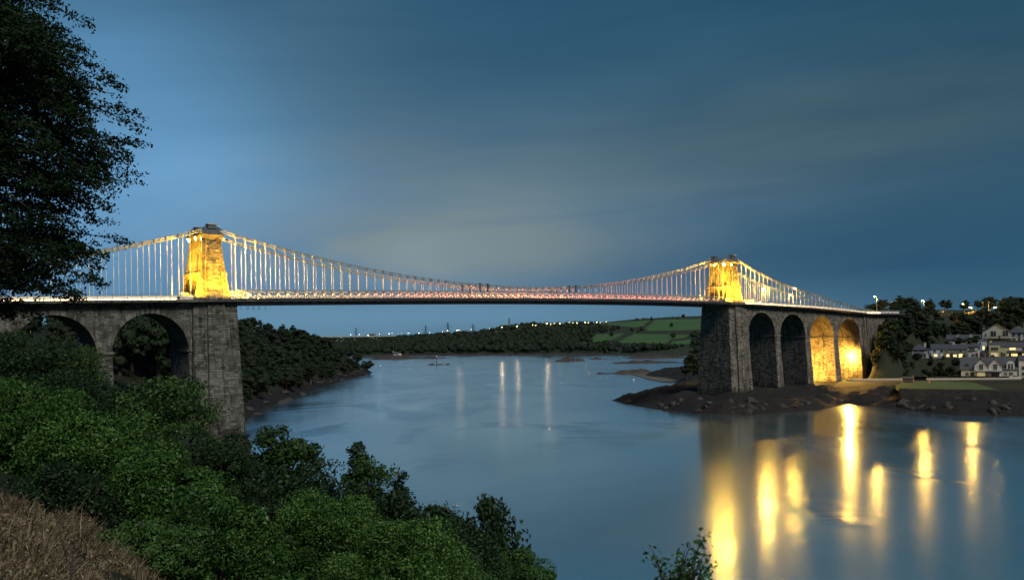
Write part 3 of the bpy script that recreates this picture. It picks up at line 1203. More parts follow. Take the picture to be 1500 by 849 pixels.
    # lights fixed to it: two pairs at the top shining along the chains, others at its feet
    for sg in (-1, 1):
        for t in (2.6, 6.6):
            flood(tw, (s0 + sg * 3.0, t, zt + 13.0), (s0 + sg * 17, t - .6, zt + 5.0), P['chain'], 62, 'flood_lens', .30, CHAIN_COL)
        flood(tw, (s0 + sg * 2.9, -.35, zt + 12.7), (s0 + sg * 20, 1.1, zt + 9.3), P['chain'] * .9, 42)  # extra flood added to brighten the outer side of the chain
        for t in (2.0, 8.5):
            flood(tw, (s0 + sg * 8.0, t, zt + .5), (s0 + sg * 2.0, t, zt + 9.0), P['portal'], 88)
        flood(tw, (s0 + sg * 3.2, 5.25, zt + .5), (s0 + sg * 1.5, 5.25, zt + 3.0), P['portal'] * .2, 120)
    for ds in (-8.5, 8.5):
        flood(tw, (s0 + ds, -2.9, zt + .2), (s0 + ds * .1, .4, zt + 6.5), P['front'] * 9, 80)
    flood(tw, (s0, -2.9, zt + .1), (s0, .5, zt + 9.0), P['front'] * .5, 80)
    return tw


bridge_mat = Matrix.Translation(bridge.location) @ Matrix.Rotation(BANG, 4, 'Z')
bpy.context.view_layer.update()
tower(0.0, 3.0, M['stone'], M['stone_block'], M['stone'], M['stone_block'], 'nearer stone tower beside the wooded bank, flooded yellow',
      dict(chain=48000, portal=20000, front=14000))
tower(SPAN, 4.2, M['stone'], M['stone_block'], M['stone_dark'], M['stone_dark_block'], 'farther stone tower above the rocky foreshore, flooded yellow',
      dict(chain=48000, portal=24000, front=17000))

# --- deck
mb = MB()
sweep(mb, [(-1.5, -.28), (12.0, -.28), (12.0, -.02), (9.2, -.02), (9.2, .0), (1.3, .0), (1.3, -.02), (-1.5, -.02)], S_IN, S_OUT)
mb.build('road_deck', M['asphalt'], bridge)
for t in (-1.5, 11.85):
    mb = MB()
    sweep(mb, rect(t, t + .15, -.55, .10), 4.6, SPAN - 4.6)
    mb.build('edge_beam', M['iron_dark'], bridge)
for t in (.9, 9.3):
    mb = MB()
    sweep(mb, rect(t, t + .35, -1.15, -.28), 4.6, SPAN - 4.6)
    mb.build('deck_girder', M['iron_dark'], bridge)
mb = MB()
n = 70
for i in range(n):
    s = 5.5 + (SPAN - 11) * i / (n - 1)
    mb.box(s - .12, s + .12, -1.3, 11.8, zd(s) - .8, zd(s) - .285)
mb.build('cross_beam', M['iron_dark'], bridge)
for a, b2 in ((S_IN, 4.9), (SPAN - 4.9, S_OUT)):
    mb = MB()
    for t0, t1 in ((-1.75, 0.3), (10.2, 12.25)):
        sweep(mb, rect(t0, t1, -.52, -.29), a, b2)
    for t0, t1 in ((-1.1, 0.3), (10.2, 11.6)):
        sweep(mb, rect(t0, t1, -.74, -.525), a, b2)
    sweep(mb, rect(-.45, 10.95, -1.06, -.745), a, b2)
    sweep(mb, rect(-.30, 0, -1.62, -1.34), a, b2)
    cor = mb.build('cornice', M['stone'] if a < 0 else M['stone_dark'], bridge)
    mb = MB()
    s = a + .4
    while s < b2:
        mb.box(s, s + .42, -.95, -.2, zd(s) - 1.05, zd(s) - .75)
        s += 1.05
    mb.build('corbel', M['stone_block'] if a < 0 else M['stone_dark_block'], cor)

# --- outer footway railings: posts one by one
pm = MB()
pm.box(-.05, .05, -.05, .05, -.02, 1.25)
post_me = pm.mesh('railing_post', M['iron'])
for t in (-1.35, 11.85):
    rm = MB()
    for a, b2 in ((S_IN, S_OUT),):
        for dz in (.35, .75, 1.17):
            sweep(rm, rect(t - .03, t + .03, dz, dz + .06), a, b2, 4.6)
    rail = rm.build('footway_railing', M['iron'], bridge)
    if t < 0:
        s = S_IN + 1
        while s < S_OUT:
            link_mesh('railing_post', post_me, rail, (s, t, zd(s)))
            s += 2.8

# --- pale steel roadside parapets of the approaches and kerbs of the span
for t in (1.0, 9.4):
    for a, b2 in ((S_IN, -4.2), (SPAN + 4.2, S_OUT)):
        mb = MB()
        sweep(mb, rect(t, t + .12, .0, .85), a, b2)
        mb.build('roadside_parapet', M['steel_white'], bridge)
for t in (8.35,):  # pale rails added to catch the glow behind the truss
    mb = MB()
    sweep(mb, rect(t, t + .07, .42, .72), 4.6, SPAN - 4.6)
    sweep(mb, rect(t, t + .07, .86, 1.16), 4.6, SPAN - 4.6)
    n = 60
    for i in range(n):
        s = 5 + (SPAN - 10) * i / (n - 1)
        mb.box(s - .06, s + .06, t + .08, t + .2, zd(s), zd(s) + 1.16)
    mb.build('glow_catch_rail', M['steel_white'], bridge)
for t in (1.62, 8.62):
    mb = MB()
    sweep(mb, rect(t, t + .25, .0, .34), 4.6, SPAN - 4.6)
    mb.build('kerb', M['steel_white'], bridge)

# --- stiffening trusses: one panel per bay
NB_ = 72
SA, SB = 5.2, SPAN - 5.2
BAY = (SB - SA) / NB_
TH = 1.85
pm = MB()
pm.box(-.08, .08, -.08, .08, 0, TH)
pm.bar((.1, 0, TH - .1), (BAY / 2, 0, .12), .09, .12)
pm.bar((BAY / 2, 0, .12), (BAY - .1, 0, TH - .1), .09, .12)
panel_me = pm.mesh('truss_panel', M['iron'])
for t in (1.3, 9.2):
    cm = MB()
    sweep(cm, rect(t - .14, t + .14, TH - .06, TH + .2), SA - .3, SB + .3)
    sweep(cm, rect(t - .12, t + .12, -.05, .16), SA - .3, SB + .3)
    tr = cm.build('stiffening_truss', M['iron'], bridge)
    for i in range(NB_):
        s = SA + i * BAY
        o = link_mesh('truss_panel', panel_me, tr, (s, t, zd(s)))
        o.rotation_euler = (0, -math.atan2(zd(s + BAY) - zd(s), BAY), 0)


# --- chains and hangers
def side_drop(x):
    return float(np.interp(x, [0, 2, 11, 23.5, 36.5, 55, 73, 84, 100], [15.2, 14.7, 11.6, 8.5, 6.2, 3.9, 2.1, 1.2, .4]))


def chain_z(s):
    if s < 0:
        return zd(s) + float(np.interp(-s, [0, 2, 11, 22.6, 36, 50, 65, 78], [15.2, 14.7, 12.3, 9.7, 7.0, 4.6, 2.6, 1.4]))
    if s > SPAN:
        return zd(s) + side_drop(s - SPAN)
    x = s / SPAN
    zl, zr = zd(0) + 15.2, zd(SPAN) + 15.2
    sag = (zl + zr) / 2 - (zd(SPAN / 2) + 3.0)
    return zl * (1 - x) + zr * x - 4 * sag * x * (1 - x)


lm = MB()
for dz in (-.24, .24):
    lm.box(0, 1, -.16, .16, dz - .09, dz + .09)
link_me = lm.mesh('chain_link', M['iron'])
jm = MB()
jm.box(-.26, .26, -.22, .22, -.42, .42)
jm.tube((0, -.3, .24), (0, .3, .24), .16, n=8)
jm.tube((0, -.3, -.24), (0, .3, -.24), .16, n=8)
joint_me = jm.mesh('chain_joint', M['iron'])
hm = MB()
hm.box(-.034, .034, -.034, .034, 0, 1)
hang_me = hm.mesh('hanger', M['steel_white'])
for t in (1.3, 9.2):
    ch = MB()
    for s in (0.0, SPAN):
        ch.box(s - 2.2, s + 2.2, t - .3, t + .3, zd(s) + 14.18, zd(s) + 14.6)
    chain = ch.build('suspension_chain', M['iron'], bridge)
    runs = []
    runs.append([SA + i * BAY for i in range(-1, NB_ + 2)])
    runs.append([-2.2 - (1.2 if t > 5 else 0) - i * 2.4 for i in range(31)])
    runs.append([SPAN + 2.2 + i * 2.4 for i in range(36)])
    runs[0][0], runs[0][-1] = 2.2, SPAN - 2.2
    for k, R in enumerate(runs):
        for a, b2 in zip(R[:-1], R[1:]):
            a_, b_ = (a, b2) if a < b2 else (b2, a)
            p, q = Vector((a_, t, chain_z(a_))), Vector((b_, t, chain_z(b_)))
            o = link_mesh('chain_link', link_me, chain, p)
            o.rotation_euler = (0, -math.atan2(q.z - p.z, q.x - p.x), 0)
            o.scale = ((q - p).length, 1, 1)
        for i, s in enumerate(R):
            if k == 0 and i in (0, len(R) - 1):
                continue
            z = chain_z(s)
            link_mesh('chain_joint', joint_me, chain, (s, t, z))
            zl_ = zd(s) + (TH if k == 0 else .1)
            if z - .3 > zl_ + .3:
                link_mesh('hanger', hang_me, chain, (s, t, zl_), scale=(1, 1, z - .3 - zl_))

# --- added glowing drums in the bays, standing in for traffic light trails
def tint(x):
    """pale near the towers, amber to rose at mid-span"""
    return tuple(float(np.interp(x, [0, .12, .3, .45, .6, .72, .85, .93, 1], c)) for c in
                 ([1, 1, 1, 1, 1, 1, 1, 1, 1], [.58, .46, .26, .32, .28, .18, .18, .40, .58], [.30, .22, .14, .10, .14, .14, .15, .20, .28]))


trail_mats = []
for i in range(12):
    x = (i + .5) / 12
    c_ = tint(x)
    trail_mats.append(glow_mat('trail_stand_in_glow', (1.0, c_[1] * .8 + .12, c_[2] * .8 + .08), float(np.interp(x, [0, .15, .4, .8, .95, 1], [1.5, 1.6, 2.4, 2.0, 1.6, 1.5]))))
lm_ = []
for m in trail_mats:
    mb = MB()
    mb.rings([[(.24 * math.cos(a), .24 * math.sin(a), z) for a in [2 * PI * j / 8 for j in range(8)]] for z in (-.16, .16)], 0)
    mb.box(-.05, .05, -.05, .05, -.95, -.16, 1)
    lm_.append(mb.mesh('trail_stand_in', [m, M['iron']]))
for i in range(NB_):
    s = SA + (i + .5) * BAY
    x = (i + .5) / NB_
    k = min(11, int(12 * x))
    lp = link_mesh('trail_stand_in', lm_[k], bridge, (s, 2.6, zd(s) + 1.2))
    link_mesh('trail_stand_in', lm_[k], bridge, (s, 7.4, zd(s) + 1.2))
    if i % 2 == 0:
        d = bpy.data.lights.new('trail_fill_light', 'POINT')  # added fill for the trail glow, set out over the road
        d.energy = float(np.interp(x, [0, .15, .3, .4, .8, .95, 1], [240, 320, 700, 1100, 1050, 380, 240]))
        d.color = tint(x)
        d.shadow_soft_size = .1
        o = bpy.data.objects.new('trail_fill_light', d)
        COL.objects.link(o)
        o.parent = lp
        o.location = (0, 2.4, .45)

# added glow tubes at the foot of the approach parapets, brightening them
mb = MB()
mb.tube((-1.15, 0, 0), (1.15, 0, 0), .045, n=8)
apl = mb.mesh('parapet_fill_strip', [glow_mat('parapet_fill_glow', (1, .66, .28), 18)])
for a, b2 in ((-74, -7), (SPAN + 7, SPAN + 92)):
    s = a
    while s < b2:
        o = link_mesh('parapet_fill_strip', apl, bridge, (s, .72, zd(s) + .16))
        o.rotation_euler = (0, -math.atan2(zd(s + 1) - zd(s), 1), 0)
        s += 2.6
# short struts clasping chain and truss near mid-span
for s in (SPAN / 2 - 17, SPAN / 2 - 14.5, SPAN / 2 + 14.5, SPAN / 2 + 17):
    for t in (1.3, 9.2):
        mb = MB()
        mb.box(s - .18, s + .18, t - .16, t + .16, zd(s) + TH, chain_z(s) + .45)
        mb.box(s - .3, s + .3, t - .24, t + .24, chain_z(s) + .4, chain_z(s) + .62)
        mb.build('chain_strut', M['iron_dark'], bridge)
# loops of cable hanging under the deck beside the nearer pier
mb = MB()
for k in range(4):
    s = 6.2 + k * 1.3
    pts = [(s + .9 * math.sin(a), -1.0, zd(s) - 1.1 - .7 * (1 - math.cos(a))) for a in np.linspace(-2.4, 2.4, 12)]
    mb.path(pts, .05, 5)
mb.build('cable_loop', M['iron_dark'], bridge)


# ------------------------------------------------------------------ vegetation
def grow_tree(name, label, cat, base, H, R, rng, leaf, lsize, n_clumps=34, per=90, trunk_r=.2, crown_lo=.25, group=None, rel=(.26, .42),
              flat=.8, droop=0.0, stretch=1.0, limbs=7, upbias=.12, core=0):
    """tapered trunk with limbs reaching into a crown of leafy clumps; base is a world point, H height, R crown radius"""
    root = empty(name, base, rng.uniform(0, 6.28), label, cat, group)
    tb = MB()
    lean = rng.normal(0, .04, 2) * H
    top = (lean[0], lean[1], H * .8)
    pts = [(0, 0, -.8), (lean[0] * .1, lean[1] * .1, H * .15), (lean[0] * .5, lean[1] * .5, H * .45), top]
    tb.path(pts, [trunk_r * 1.35, trunk_r, trunk_r * .7, trunk_r * .15], 7)
    cz = H * (crown_lo + 1) / 2
    Rz = H * (1 - crown_lo) / 2
    for i in range(limbs):
        a = 2 * PI * (i + rng.uniform(-.3, .3)) / limbs
        k = rng.uniform(.3, .6)
        s = Vector((lean[0] * k, lean[1] * k, H * k * .9))
        e = Vector((math.cos(a) * R * .75, math.sin(a) * R * .75, cz + Rz * rng.uniform(-.3, .6)))
        m = s.lerp(e, .5) + Vector((0, 0, -.05 * H))
        tb.path([s, m, e], [trunk_r * .5, trunk_r * .3, trunk_r * .1], 5)
    tb.build('trunk', M['bark'], root)
    cl = ellipsoid_clumps((lean[0] * .6, lean[1] * .6, cz), (R * stretch, R, Rz), n_clumps, rng, rel, (.35, .88), flat)
    me = crown_mesh('crown', cl, lsize, per, rng, [leaf, M['core']], core, droop=droop, upbias=upbias)
    o = link_mesh('crown', me, root)
    return root


def grow_shrub(name, label, cat, c, R, rng, leaf, lsize, n_clumps, per, group=None, rz=0.0, rel=(.16, .42), core=.6, sprigs=14, upbias=.2,
               shell=(.66, 1.02), zmin=-.35):
    """mound of leafy clumps on woody stems; c is the world centre, R the three radii"""
    root = empty(name, (c[0], c[1], c[2] - R[2]), rz, label, cat, group)
    cl = ellipsoid_clumps((0, 0, R[2]), R, n_clumps, rng, rel, shell, .8, zmin)
    cl.append(((0, 0, R[2] * .9), (R[0] * .66, R[1] * .66, R[2] * .62)))
    me = crown_mesh('foliage', cl, lsize, per, rng, [leaf, M['core']], core, upbias=upbias, core_min=max(R) * .55)
    link_mesh('foliage', me, root)
    sb = MB()
    for i in range(sprigs):
        d = unit(rng.normal(0, 1, 3) + np.array([0, 0, .8]))
        p = Vector((d[0] * R[0] * .3, d[1] * R[1] * .3, R[2] * .4))
        q = Vector((d[0] * R[0] * 1.02, d[1] * R[1] * 1.02, R[2] * (1 + d[2] * 1.05)))
        sb.path([p, p.lerp(q, .6) + Vector((0, 0, .05)), q], [.03, .015, .006], 4)
    for i in range(5):
        a = 2 * PI * i / 5
        sb.path([(math.cos(a) * .15, math.sin(a) * .15, -.6), (math.cos(a) * R[0] * .35, math.sin(a) * R[1] * .35, R[2] * .7)], [.05, .03], 5)
    sb.build('stem', M['bark'], root)
    return root


def px_shrub(name, label, cat, u0, u1, v0, v1, d, leaf, lsize, n, per, thick=1.0, group=None, **kw):
    c = sight((u0 + u1) / 2, (v0 + v1) / 2, d)
    R = ((u1 - u0) / 2 * d / FPX, (u1 - u0) / 2 * d / FPX * thick, (v1 - v0) / 2 * d / FPX)
    return grow_shrub(name, label, cat, c, R, np.random.default_rng(abs(int(u0 * 7 + v0))), leaf, lsize, n, per, group, **kw)


def px_tree(name, label, u, v_top, v_base, d, wpx, leaf, lsize, zfun=None, **kw):
    base = sight(u, v_base, d)
    top = sight(u, v_top, d)
    if zfun is not None:
        gz = float(zfun(np.array([base.x]), np.array([base.y]))[0])
        base.z = gz - .2
    H = top.z - base.z
    return grow_tree(name, label, kw.pop('cat', 'tree'), base, H, wpx / 2 * d / FPX, np.random.default_rng(int(u * 13 + v_top)), leaf, lsize, **kw)


I, BR, TR, DU = LEAF['ivy'], LEAF['bramble'], LEAF['tree'], LEAF['dull']
# bright ivy and bramble mounds stepping down the bank in front
px_shrub('ivy_mound', 'broad ivy mound at the frame edge, highest step of the leafy bank', 'shrub', -120, 130, 566, 760, 15.5, I, 0.062, 110, 540, .8)
px_shrub('ivy_mound', 'second ivy mound down the bank, below the viaduct piers', 'shrub', 50, 245, 604, 812, 14.6, I, 0.057, 95, 540, .8)
px_shrub('ivy_mound', 'ivy mound at the middle of the sloping bank', 'shrub', 150, 325, 668, 856, 13.4, I, 0.055, 90, 540, .8)
px_shrub('ivy_mound', 'low ivy mound at the foot of the sloping bank, beside the dry grass', 'shrub', 225, 400, 735, 900, 12.0, I, 0.049, 85, 540, .8)
px_shrub('bramble_bush', 'dark bramble filling the hollow above the dry grass', 'shrub', -20, 180, 690, 830, 12.6, LEAF['shade'], 0.059, 60, 390, .7)
px_shrub('bramble_bush', 'dark bramble between the dry grass and the lowest ivy mound', 'shrub', 120, 300, 765, 880, 11.3, BR, 0.052, 50, 390, .6)
px_shrub('leafy_bush', 'tall bright leafy bush at the bottom edge, next to the lowest ivy mound', 'shrub', 400, 565, 728, 900, 18, I, 0.063, 85, 540, .9)
px_shrub('leafy_bush', 'wide bright leafy bush spreading along the bottom edge', 'shrub', 480, 690, 775, 930, 16, I, 0.056, 90, 540, .8)
px_shrub('leafy_bush', 'small leafy bush at the bottom edge, its twigs over the water', 'shrub', 690, 818, 815, 930, 21, BR, 0.070, 45, 330, .9)
px_shrub('square_bush', 'square topped dark bush standing before the foot of the nearer pier', 'shrub', 290, 368, 645, 800, 36, DU, 0.119, 50, 300, 1.0)
px_shrub('thicket', 'dark thicket in the dip behind the square topped bush', 'shrub', 215, 400, 640, 850, 44, LEAF['shade'], .2, 60, 170, .8)
px_shrub('thicket', 'dark thicket under the spiky topped tree', 'shrub', 370, 520, 680, 900, 30, LEAF['shade'], .15, 60, 190, .9)
px_shrub('thicket', 'low thicket below the round dark tree beside the water', 'shrub', 490, 690, 730, 900, 26, LEAF['shade'], .14, 60, 190, .9)

px_tree('broadleaf_tree', 'leafy tree growing against the nearer bridge pier', 250, 540, 690, 66, 150, TR, .26, west_z, n_clumps=44, per=225, crown_lo=.15)
px_tree('broadleaf_tree', 'wide tree with a spiky top, its twigs over the water', 425, 612, 840, 48, 140, TR, .20, west_z, n_clumps=52, per=195, crown_lo=.2, rel=(.14, .28))
px_tree('broadleaf_tree', 'round dark tree with a loose sprig on top', 548, 668, 830, 40, 105, TR, .17, west_z, n_clumps=46, per=210, crown_lo=.2)
px_tree('sapling', 'feathery sapling rising above the round dark tree', 527, 636, 740, 41, 46, DU, .17, west_z, n_clumps=16, per=120, crown_lo=.45, trunk_r=.06, rel=(.25, .45))
px_tree('sapling', 'small sapling leaning out beside the round dark tree', 583, 676, 760, 39, 36, DU, .16, west_z, n_clumps=12, per=105, crown_lo=.5, trunk_r=.05, rel=(.25, .45))
px_tree('broadleaf_tree', 'rounded tree between the loose sprig and the drooping tree', 628, 724, 850, 33, 105, TR, .15, west_z, n_clumps=40, per=225, crown_lo=.15)
px_tree('weeping_tree', 'drooping tree with hanging foliage against the water', 706, 716, 880, 30, 118, DU, .16, west_z, n_clumps=46, per=255, crown_lo=.05, droop=1.1, rel=(.2, .34), flat=1.5)
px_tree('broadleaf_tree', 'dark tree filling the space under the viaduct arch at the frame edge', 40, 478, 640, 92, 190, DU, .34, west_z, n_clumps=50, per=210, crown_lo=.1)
px_tree('broadleaf_tree', 'lamp lit tree under the viaduct arch at the frame edge', 112, 500, 620, 118, 110, TR, .36, west_z, n_clumps=36, per=180, crown_lo=.15)
px_tree('broadleaf_tree', 'dark tree covering the foot of the viaduct pier', 185, 560, 700, 72, 150, DU, .28, west_z, n_clumps=44, per=210, crown_lo=.1)
px_tree('broadleaf_tree', 'low dark tree in the shade left of the leafy pier tree', 95, 548, 690, 60, 170, DU, .24, west_z, n_clumps=46, per=225, crown_lo=.1)


# the bushy sprig at the bottom edge over the water, leaves on real twigs
def sprig_bush(label, pix_pts, d, leaf, lsize):
    rng = np.random.default_rng(5)
    base = sight(985, 905, d)
    root = empty('sprig_bush', base, 0, label, 'shrub')
    sb = MB()
    LV = []
    for (u, v) in pix_pts:
        tip = sight(u, v, d + rng.uniform(-.5, .5)) - base
        mid = tip * .5 + Vector((rng.uniform(-.1, .1), 0, -.05))
        pts = [Vector((0, 0, 0)), mid, tip]
        sb.path(pts, [.03, .018, .006], 5)
        n = 46
        k = rng.uniform(.3, 1.02, n)
        P = np.array([np.array(pts[0].lerp(mid, min(q * 2, 1)) if q < .5 else mid.lerp(tip, (q - .5) * 2)) for q in k])
        P = P + rng.normal(0, .085, (n, 3))
        LV.append(leaves(P, np.tile([0, -.4, .8], (n, 1)), lsize, rng, .6, .8))
    sb.build('stem', M['bark'], root)
    LV = np.concatenate(LV)
    link_mesh('foliage', np_mesh('foliage', LV, np.arange(len(LV)).reshape(-1, 4), None, [leaf]), root)


sprig_bush('small leafy sprig standing up alone against the water at the bottom edge',
           [(955, 803), (962, 812), (972, 840), (985, 845), (995, 822), (1003, 806), (1012, 795), (1026, 783), (1024, 800), (1036, 802), (1034, 818), (1042, 824),
            (1020, 822), (1012, 838), (1030, 842), (998, 848), (1008, 815)], 15, BR, .10)


# the great dark tree at the frame edge: boughs reaching right, sprays of leaves hanging from them
def great_tree():
    rng = np.random.default_rng(21)
    d0 = 24.0
    base = sight(-230, 700, d0)
    base.z = float(west_z(np.array([base.x]), np.array([base.y]))[0]) - .3
    root = empty('beech_tree', base, 0, 'great dark tree with drooping leafy boughs at the frame edge, before the viaduct', 'tree')
    B = Vector(base)
    tb = MB()
    topz = 22.0
    trunk = [Vector((0, 0, -1)), Vector((.2, 0, 4)), Vector((.1, .3, 10)), Vector((.3, .2, 16)), Vector((.2, 0, topz))]
    tb.path(trunk, [.62, .5, .38, .24, .06], 10)
    outline = [(-60, -60), (-20, 10), (0, 42), (22, 66), (20, 92), (45, 132), (75, 130), (95, 134), (115, 160), (150, 166), (182, 196), (215, 202), (240, 190), (268, 196),
               (300, 150), (325, 148), (355, 168), (385, 140), (412, 132), (440, 108), (462, 70), (480, 40)]
    ov = np.array([o[0] for o in outline]), np.array([o[1] for o in outline])
    LV = []

    def trunk_at(z):
        return Vector((.2, .1, z))

    def bough(tip, r0, n_twig, per, hang, reach=1.0, fan=1.0):
        z0 = max(2.0, min(topz - 1, tip.z + rng.uniform(-1.2, 1.6)))
        st = trunk_at(z0)
        L = (tip - st).length
        sag = rng.uniform(-.04, .10)
        m1 = st.lerp(tip, .4) + Vector((0, 0, L * (.08 + sag)))
        m2 = st.lerp(tip, .75) + Vector((0, 0, L * (.07 + sag * .6)))
        pts = [st, m1, m2, tip]
        tb.path(pts, [r0, r0 * .6, r0 * .3, .008], 5)
        A = np.array([list(p) for p in pts])
        ax = np.array((tip - st).normalized())
        for q in range(n_twig):
            k = 1.0 if q == 0 else rng.uniform(.30, 1.0)
            sg = min(int(k * 3), 2)
            f = k * 3 - sg
            s = A[sg] * (1 - f) + A[sg + 1] * f
            dr = unit(ax * rng.uniform(.3, 1.0) + np.array([0, rng.choice([-1, 1]) * rng.uniform(.2, 1.1), rng.uniform(-.75, .35) * hang * (.4 + .6 * fan)]))
            tl = reach * rng.uniform(.45, 1.15) * (1.0 if q else .55)
            e = s + dr * tl + np.array([0, 0, -.28 * tl * hang])
            n = int(per * tl)
            kk = rng.uniform(0, 1.05, n)
            P = s + (e - s) * kk[:, None]
            P[:, 2] += .10 * tl * np.sin(PI * kk)
            wd = .15 * (1.1 - .7 * kk)[:, None]
            P = P + rng.normal(0, 1, (n, 3)) * wd * np.array([1, 1.2, .55])
            LV.append(leaves(P, np.tile([.2, -.3, .6], (n, 1)), .095, rng, .6, 1.1, .25))
    # boughs whose tips make the ragged outline against the sky
    v = -50.0
    while v < 486:
        edge = np.interp(v, *ov)
        u = edge + 10 - abs(rng.normal(0, 20))
        bough(sight(u, v + rng.uniform(-3, 3), d0 + rng.uniform(-1.5, 1.5)) - B, .07, 17, 80, rng.uniform(.5, 1.0), .58, .35)
        v += rng.uniform(13, 27)
    for i in range(70):
        v = rng.uniform(-60, 480)
        edge = np.interp(v, *ov)
        u = edge - rng.uniform(40, 85)
        bough(sight(u, v, d0 + rng.uniform(-2.5, 2.5)) - B, .06, 14, 88, rng.uniform(.5, 1.1), .8)
    # boughs filling the body of the crown
    for i in range(190):
        v = rng.uniform(-90, 490)
        edge = np.interp(v, *ov)
        u = edge - rng.uniform(60, 330)
        bough(sight(u, v, d0 + rng.uniform(-3.2, 3.2)) - B, .06, 12, 100, rng.uniform(.4, 1.0), 1.0)
    # the far half of the crown, outside the picture
    for i in range(80):
        a = rng.uniform(PI * .5, PI * 1.6)
        bough(Vector((math.cos(a) * rng.uniform(2.5, 5.5), math.sin(a) * rng.uniform(2.5, 5.0), rng.uniform(5, 21))), .07, 9, 50, .8, 1.0)
    for i in range(40):
        a = rng.uniform(0, 6.28)
        bough(Vector((math.cos(a) * rng.uniform(.5, 3), math.sin(a) * rng.uniform(.5, 3), rng.uniform(17, 23))), .05, 9, 50, .6, 1.0)
    tb.build('trunk', M['bark'], root)
    LV = np.concatenate(LV)
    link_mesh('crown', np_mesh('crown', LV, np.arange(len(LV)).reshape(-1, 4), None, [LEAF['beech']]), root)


great_tree()


# dry grass on the slope below the viewer
def dry_grass():
    rng = np.random.default_rng(9)
    n = 160000
    u = rng.uniform(-60, 430, n)
    d = rng.uniform(4.6, 15, n)
    X = (u - 750) / FPX * d
    Y = d
    Z = west_z(X, Y)
    uu, vv = pix_np(np.stack([X, Y, Z], 1))
    lim = np.interp(uu, [-60, 0, 60, 120, 180, 240, 300, 430], [722, 738, 756, 782, 812, 845, 870, 900])
    k = (vv > lim + rng.normal(0, 6, n)) & (vnoise(X, Y, .45, 12) * .6 + vnoise(X, Y, .17, 13) * .5 + rng.uniform(-.4, .4, n) > .02)
    P = np.stack([X, Y, Z], 1)[k]
    n = len(P)
    clump = vnoise(P[:, 0], P[:, 1], .5, 8) * .5 + .6
    h = rng.uniform(.05, .17, n) * np.clip(clump * 1.6, .35, 1.7)
    a = rng.uniform(0, 2 * PI, n)
    w = rng.uniform(.003, .007, n)
    lean = rng.normal(0, .35, (n, 2)) + np.array([.15, .05])
    h = np.where(rng.random(n) < .02, h * rng.uniform(1.4, 2.2, n), h)
    side = np.stack([np.cos(a), np.sin(a), np.zeros(n)], 1) * w[:, None]
    mid = P + np.stack([lean[:, 0] * h * .3, lean[:, 1] * h * .3, h * .6], 1)
    tip = P + np.stack([lean[:, 0] * h, lean[:, 1] * h, h], 1)
    V = np.stack([P - side, P + side, mid + side * 1.4, mid - side * 1.4, tip], 1).reshape(-1, 3)
    o = np.arange(n) * 5
    Q = np.stack([o, o + 1, o + 2, o + 3], 1)
    T = np.stack([o + 3, o + 2, o + 4], 1)
    # seed heads
    m = rng.random(n) < .35
    S = leaves(tip[m], np.tile([0, -1, .3], (m.sum(), 1)), .034, rng, .5, .9)
    Q2 = np.arange(len(S)).reshape(-1, 4) + len(V)
    mat = leaf_mat('dry_straw', (.034, .026, .015), (.165, .128, .074), (.50, .42, .28), .8, .2, .1, 4.0)
    me = np_mesh('dry_grass', np.concatenate([V, S]), np.concatenate([Q, Q2]), T, [mat])
    o = link_mesh('dry_grass', me)
    tag(o, 'dry straw coloured grass on the slope at the bottom corner', 'grass', kind='stuff')
    # ground cover of bracken and bramble over the rest of the near bank
    n = 46000
    X = rng.uniform(-75, 34, n)
    Y = 15 + 175 * rng.random(n) ** 1.2
    Z = west_z(X, Y)
    k = (Z > 2.5) & (vnoise(X, Y, 6.0, 31) + rng.uniform(-.6, .6, n) > -.35)
    P = np.stack([X, Y, Z], 1)[k]
    n = len(P)
    P[:, 2] += rng.uniform(.02, .75, n) * (.6 + .5 * vnoise(P[:, 0], P[:, 1], 4.0, 32))
    V = leaves(P, np.tile([.1, -.2, .9], (n, 1)), .62, rng, .5, .7)
    o = link_mesh('undergrowth', np_mesh('undergrowth', V, np.arange(len(V)).reshape(-1, 4), None, [BR]))
    tag(o, 'low dark undergrowth between the bushes of the bank', 'undergrowth', kind='stuff')


dry_grass()


def boulder(label, p, r, mat, name='boulder', cat='rock', flat=.6, seed=1, rz=0.0, sx=1.0, sub=3):
    bm = bmesh.new()
    bmesh.ops.create_icosphere(bm, subdivisions=sub, radius=1)
    rng = np.random.default_rng(seed)
    planes = [(Vector(unit(rng.normal(0, 1, 3))), rng.uniform(.6, .95)) for _ in range(12)]
    for v in bm.verts:
        for n, dd in planes:
            k = v.co.dot(n) - dd
            if k > 0:
                v.co -= n * k
        v.co += v.co.normalized() * float(vnoise(v.co.x * 9 + seed, v.co.y * 9 + v.co.z * 7, 2.0, seed)) * .07
        v.co = Vector((v.co.x * r * sx, v.co.y * r, v.co.z * r * flat))
    me = bpy.data.meshes.new(name)
    bm.to_mesh(me)
    bm.free()
    me.materials.append(mat)
    o = link_mesh(name, me, None, p, (0, 0, rz))
    return tag(o, label, cat)


M['boulder'] = simple('grey_boulder', (.20, .20, .19), .85, .35, 3.0, .5)
for (u, v, r, s, lab) in [(242, 843, .11, 3, 'grey boulder at the bottom edge, under the lowest ivy mound'),
                          (170, 815, .08, 4, 'pale stone lying at the top of the dry grass')]:
    d = 9.5
    for _ in range(8):
        p = sight(u, v, d)
        d += (p.z - float(west_z(np.array([p.x]), np.array([p.y]))[0])) * 1.5
        d = max(5, min(14, d))
    boulder(lab, sight(u, v, d), r, M['boulder'], seed=s)
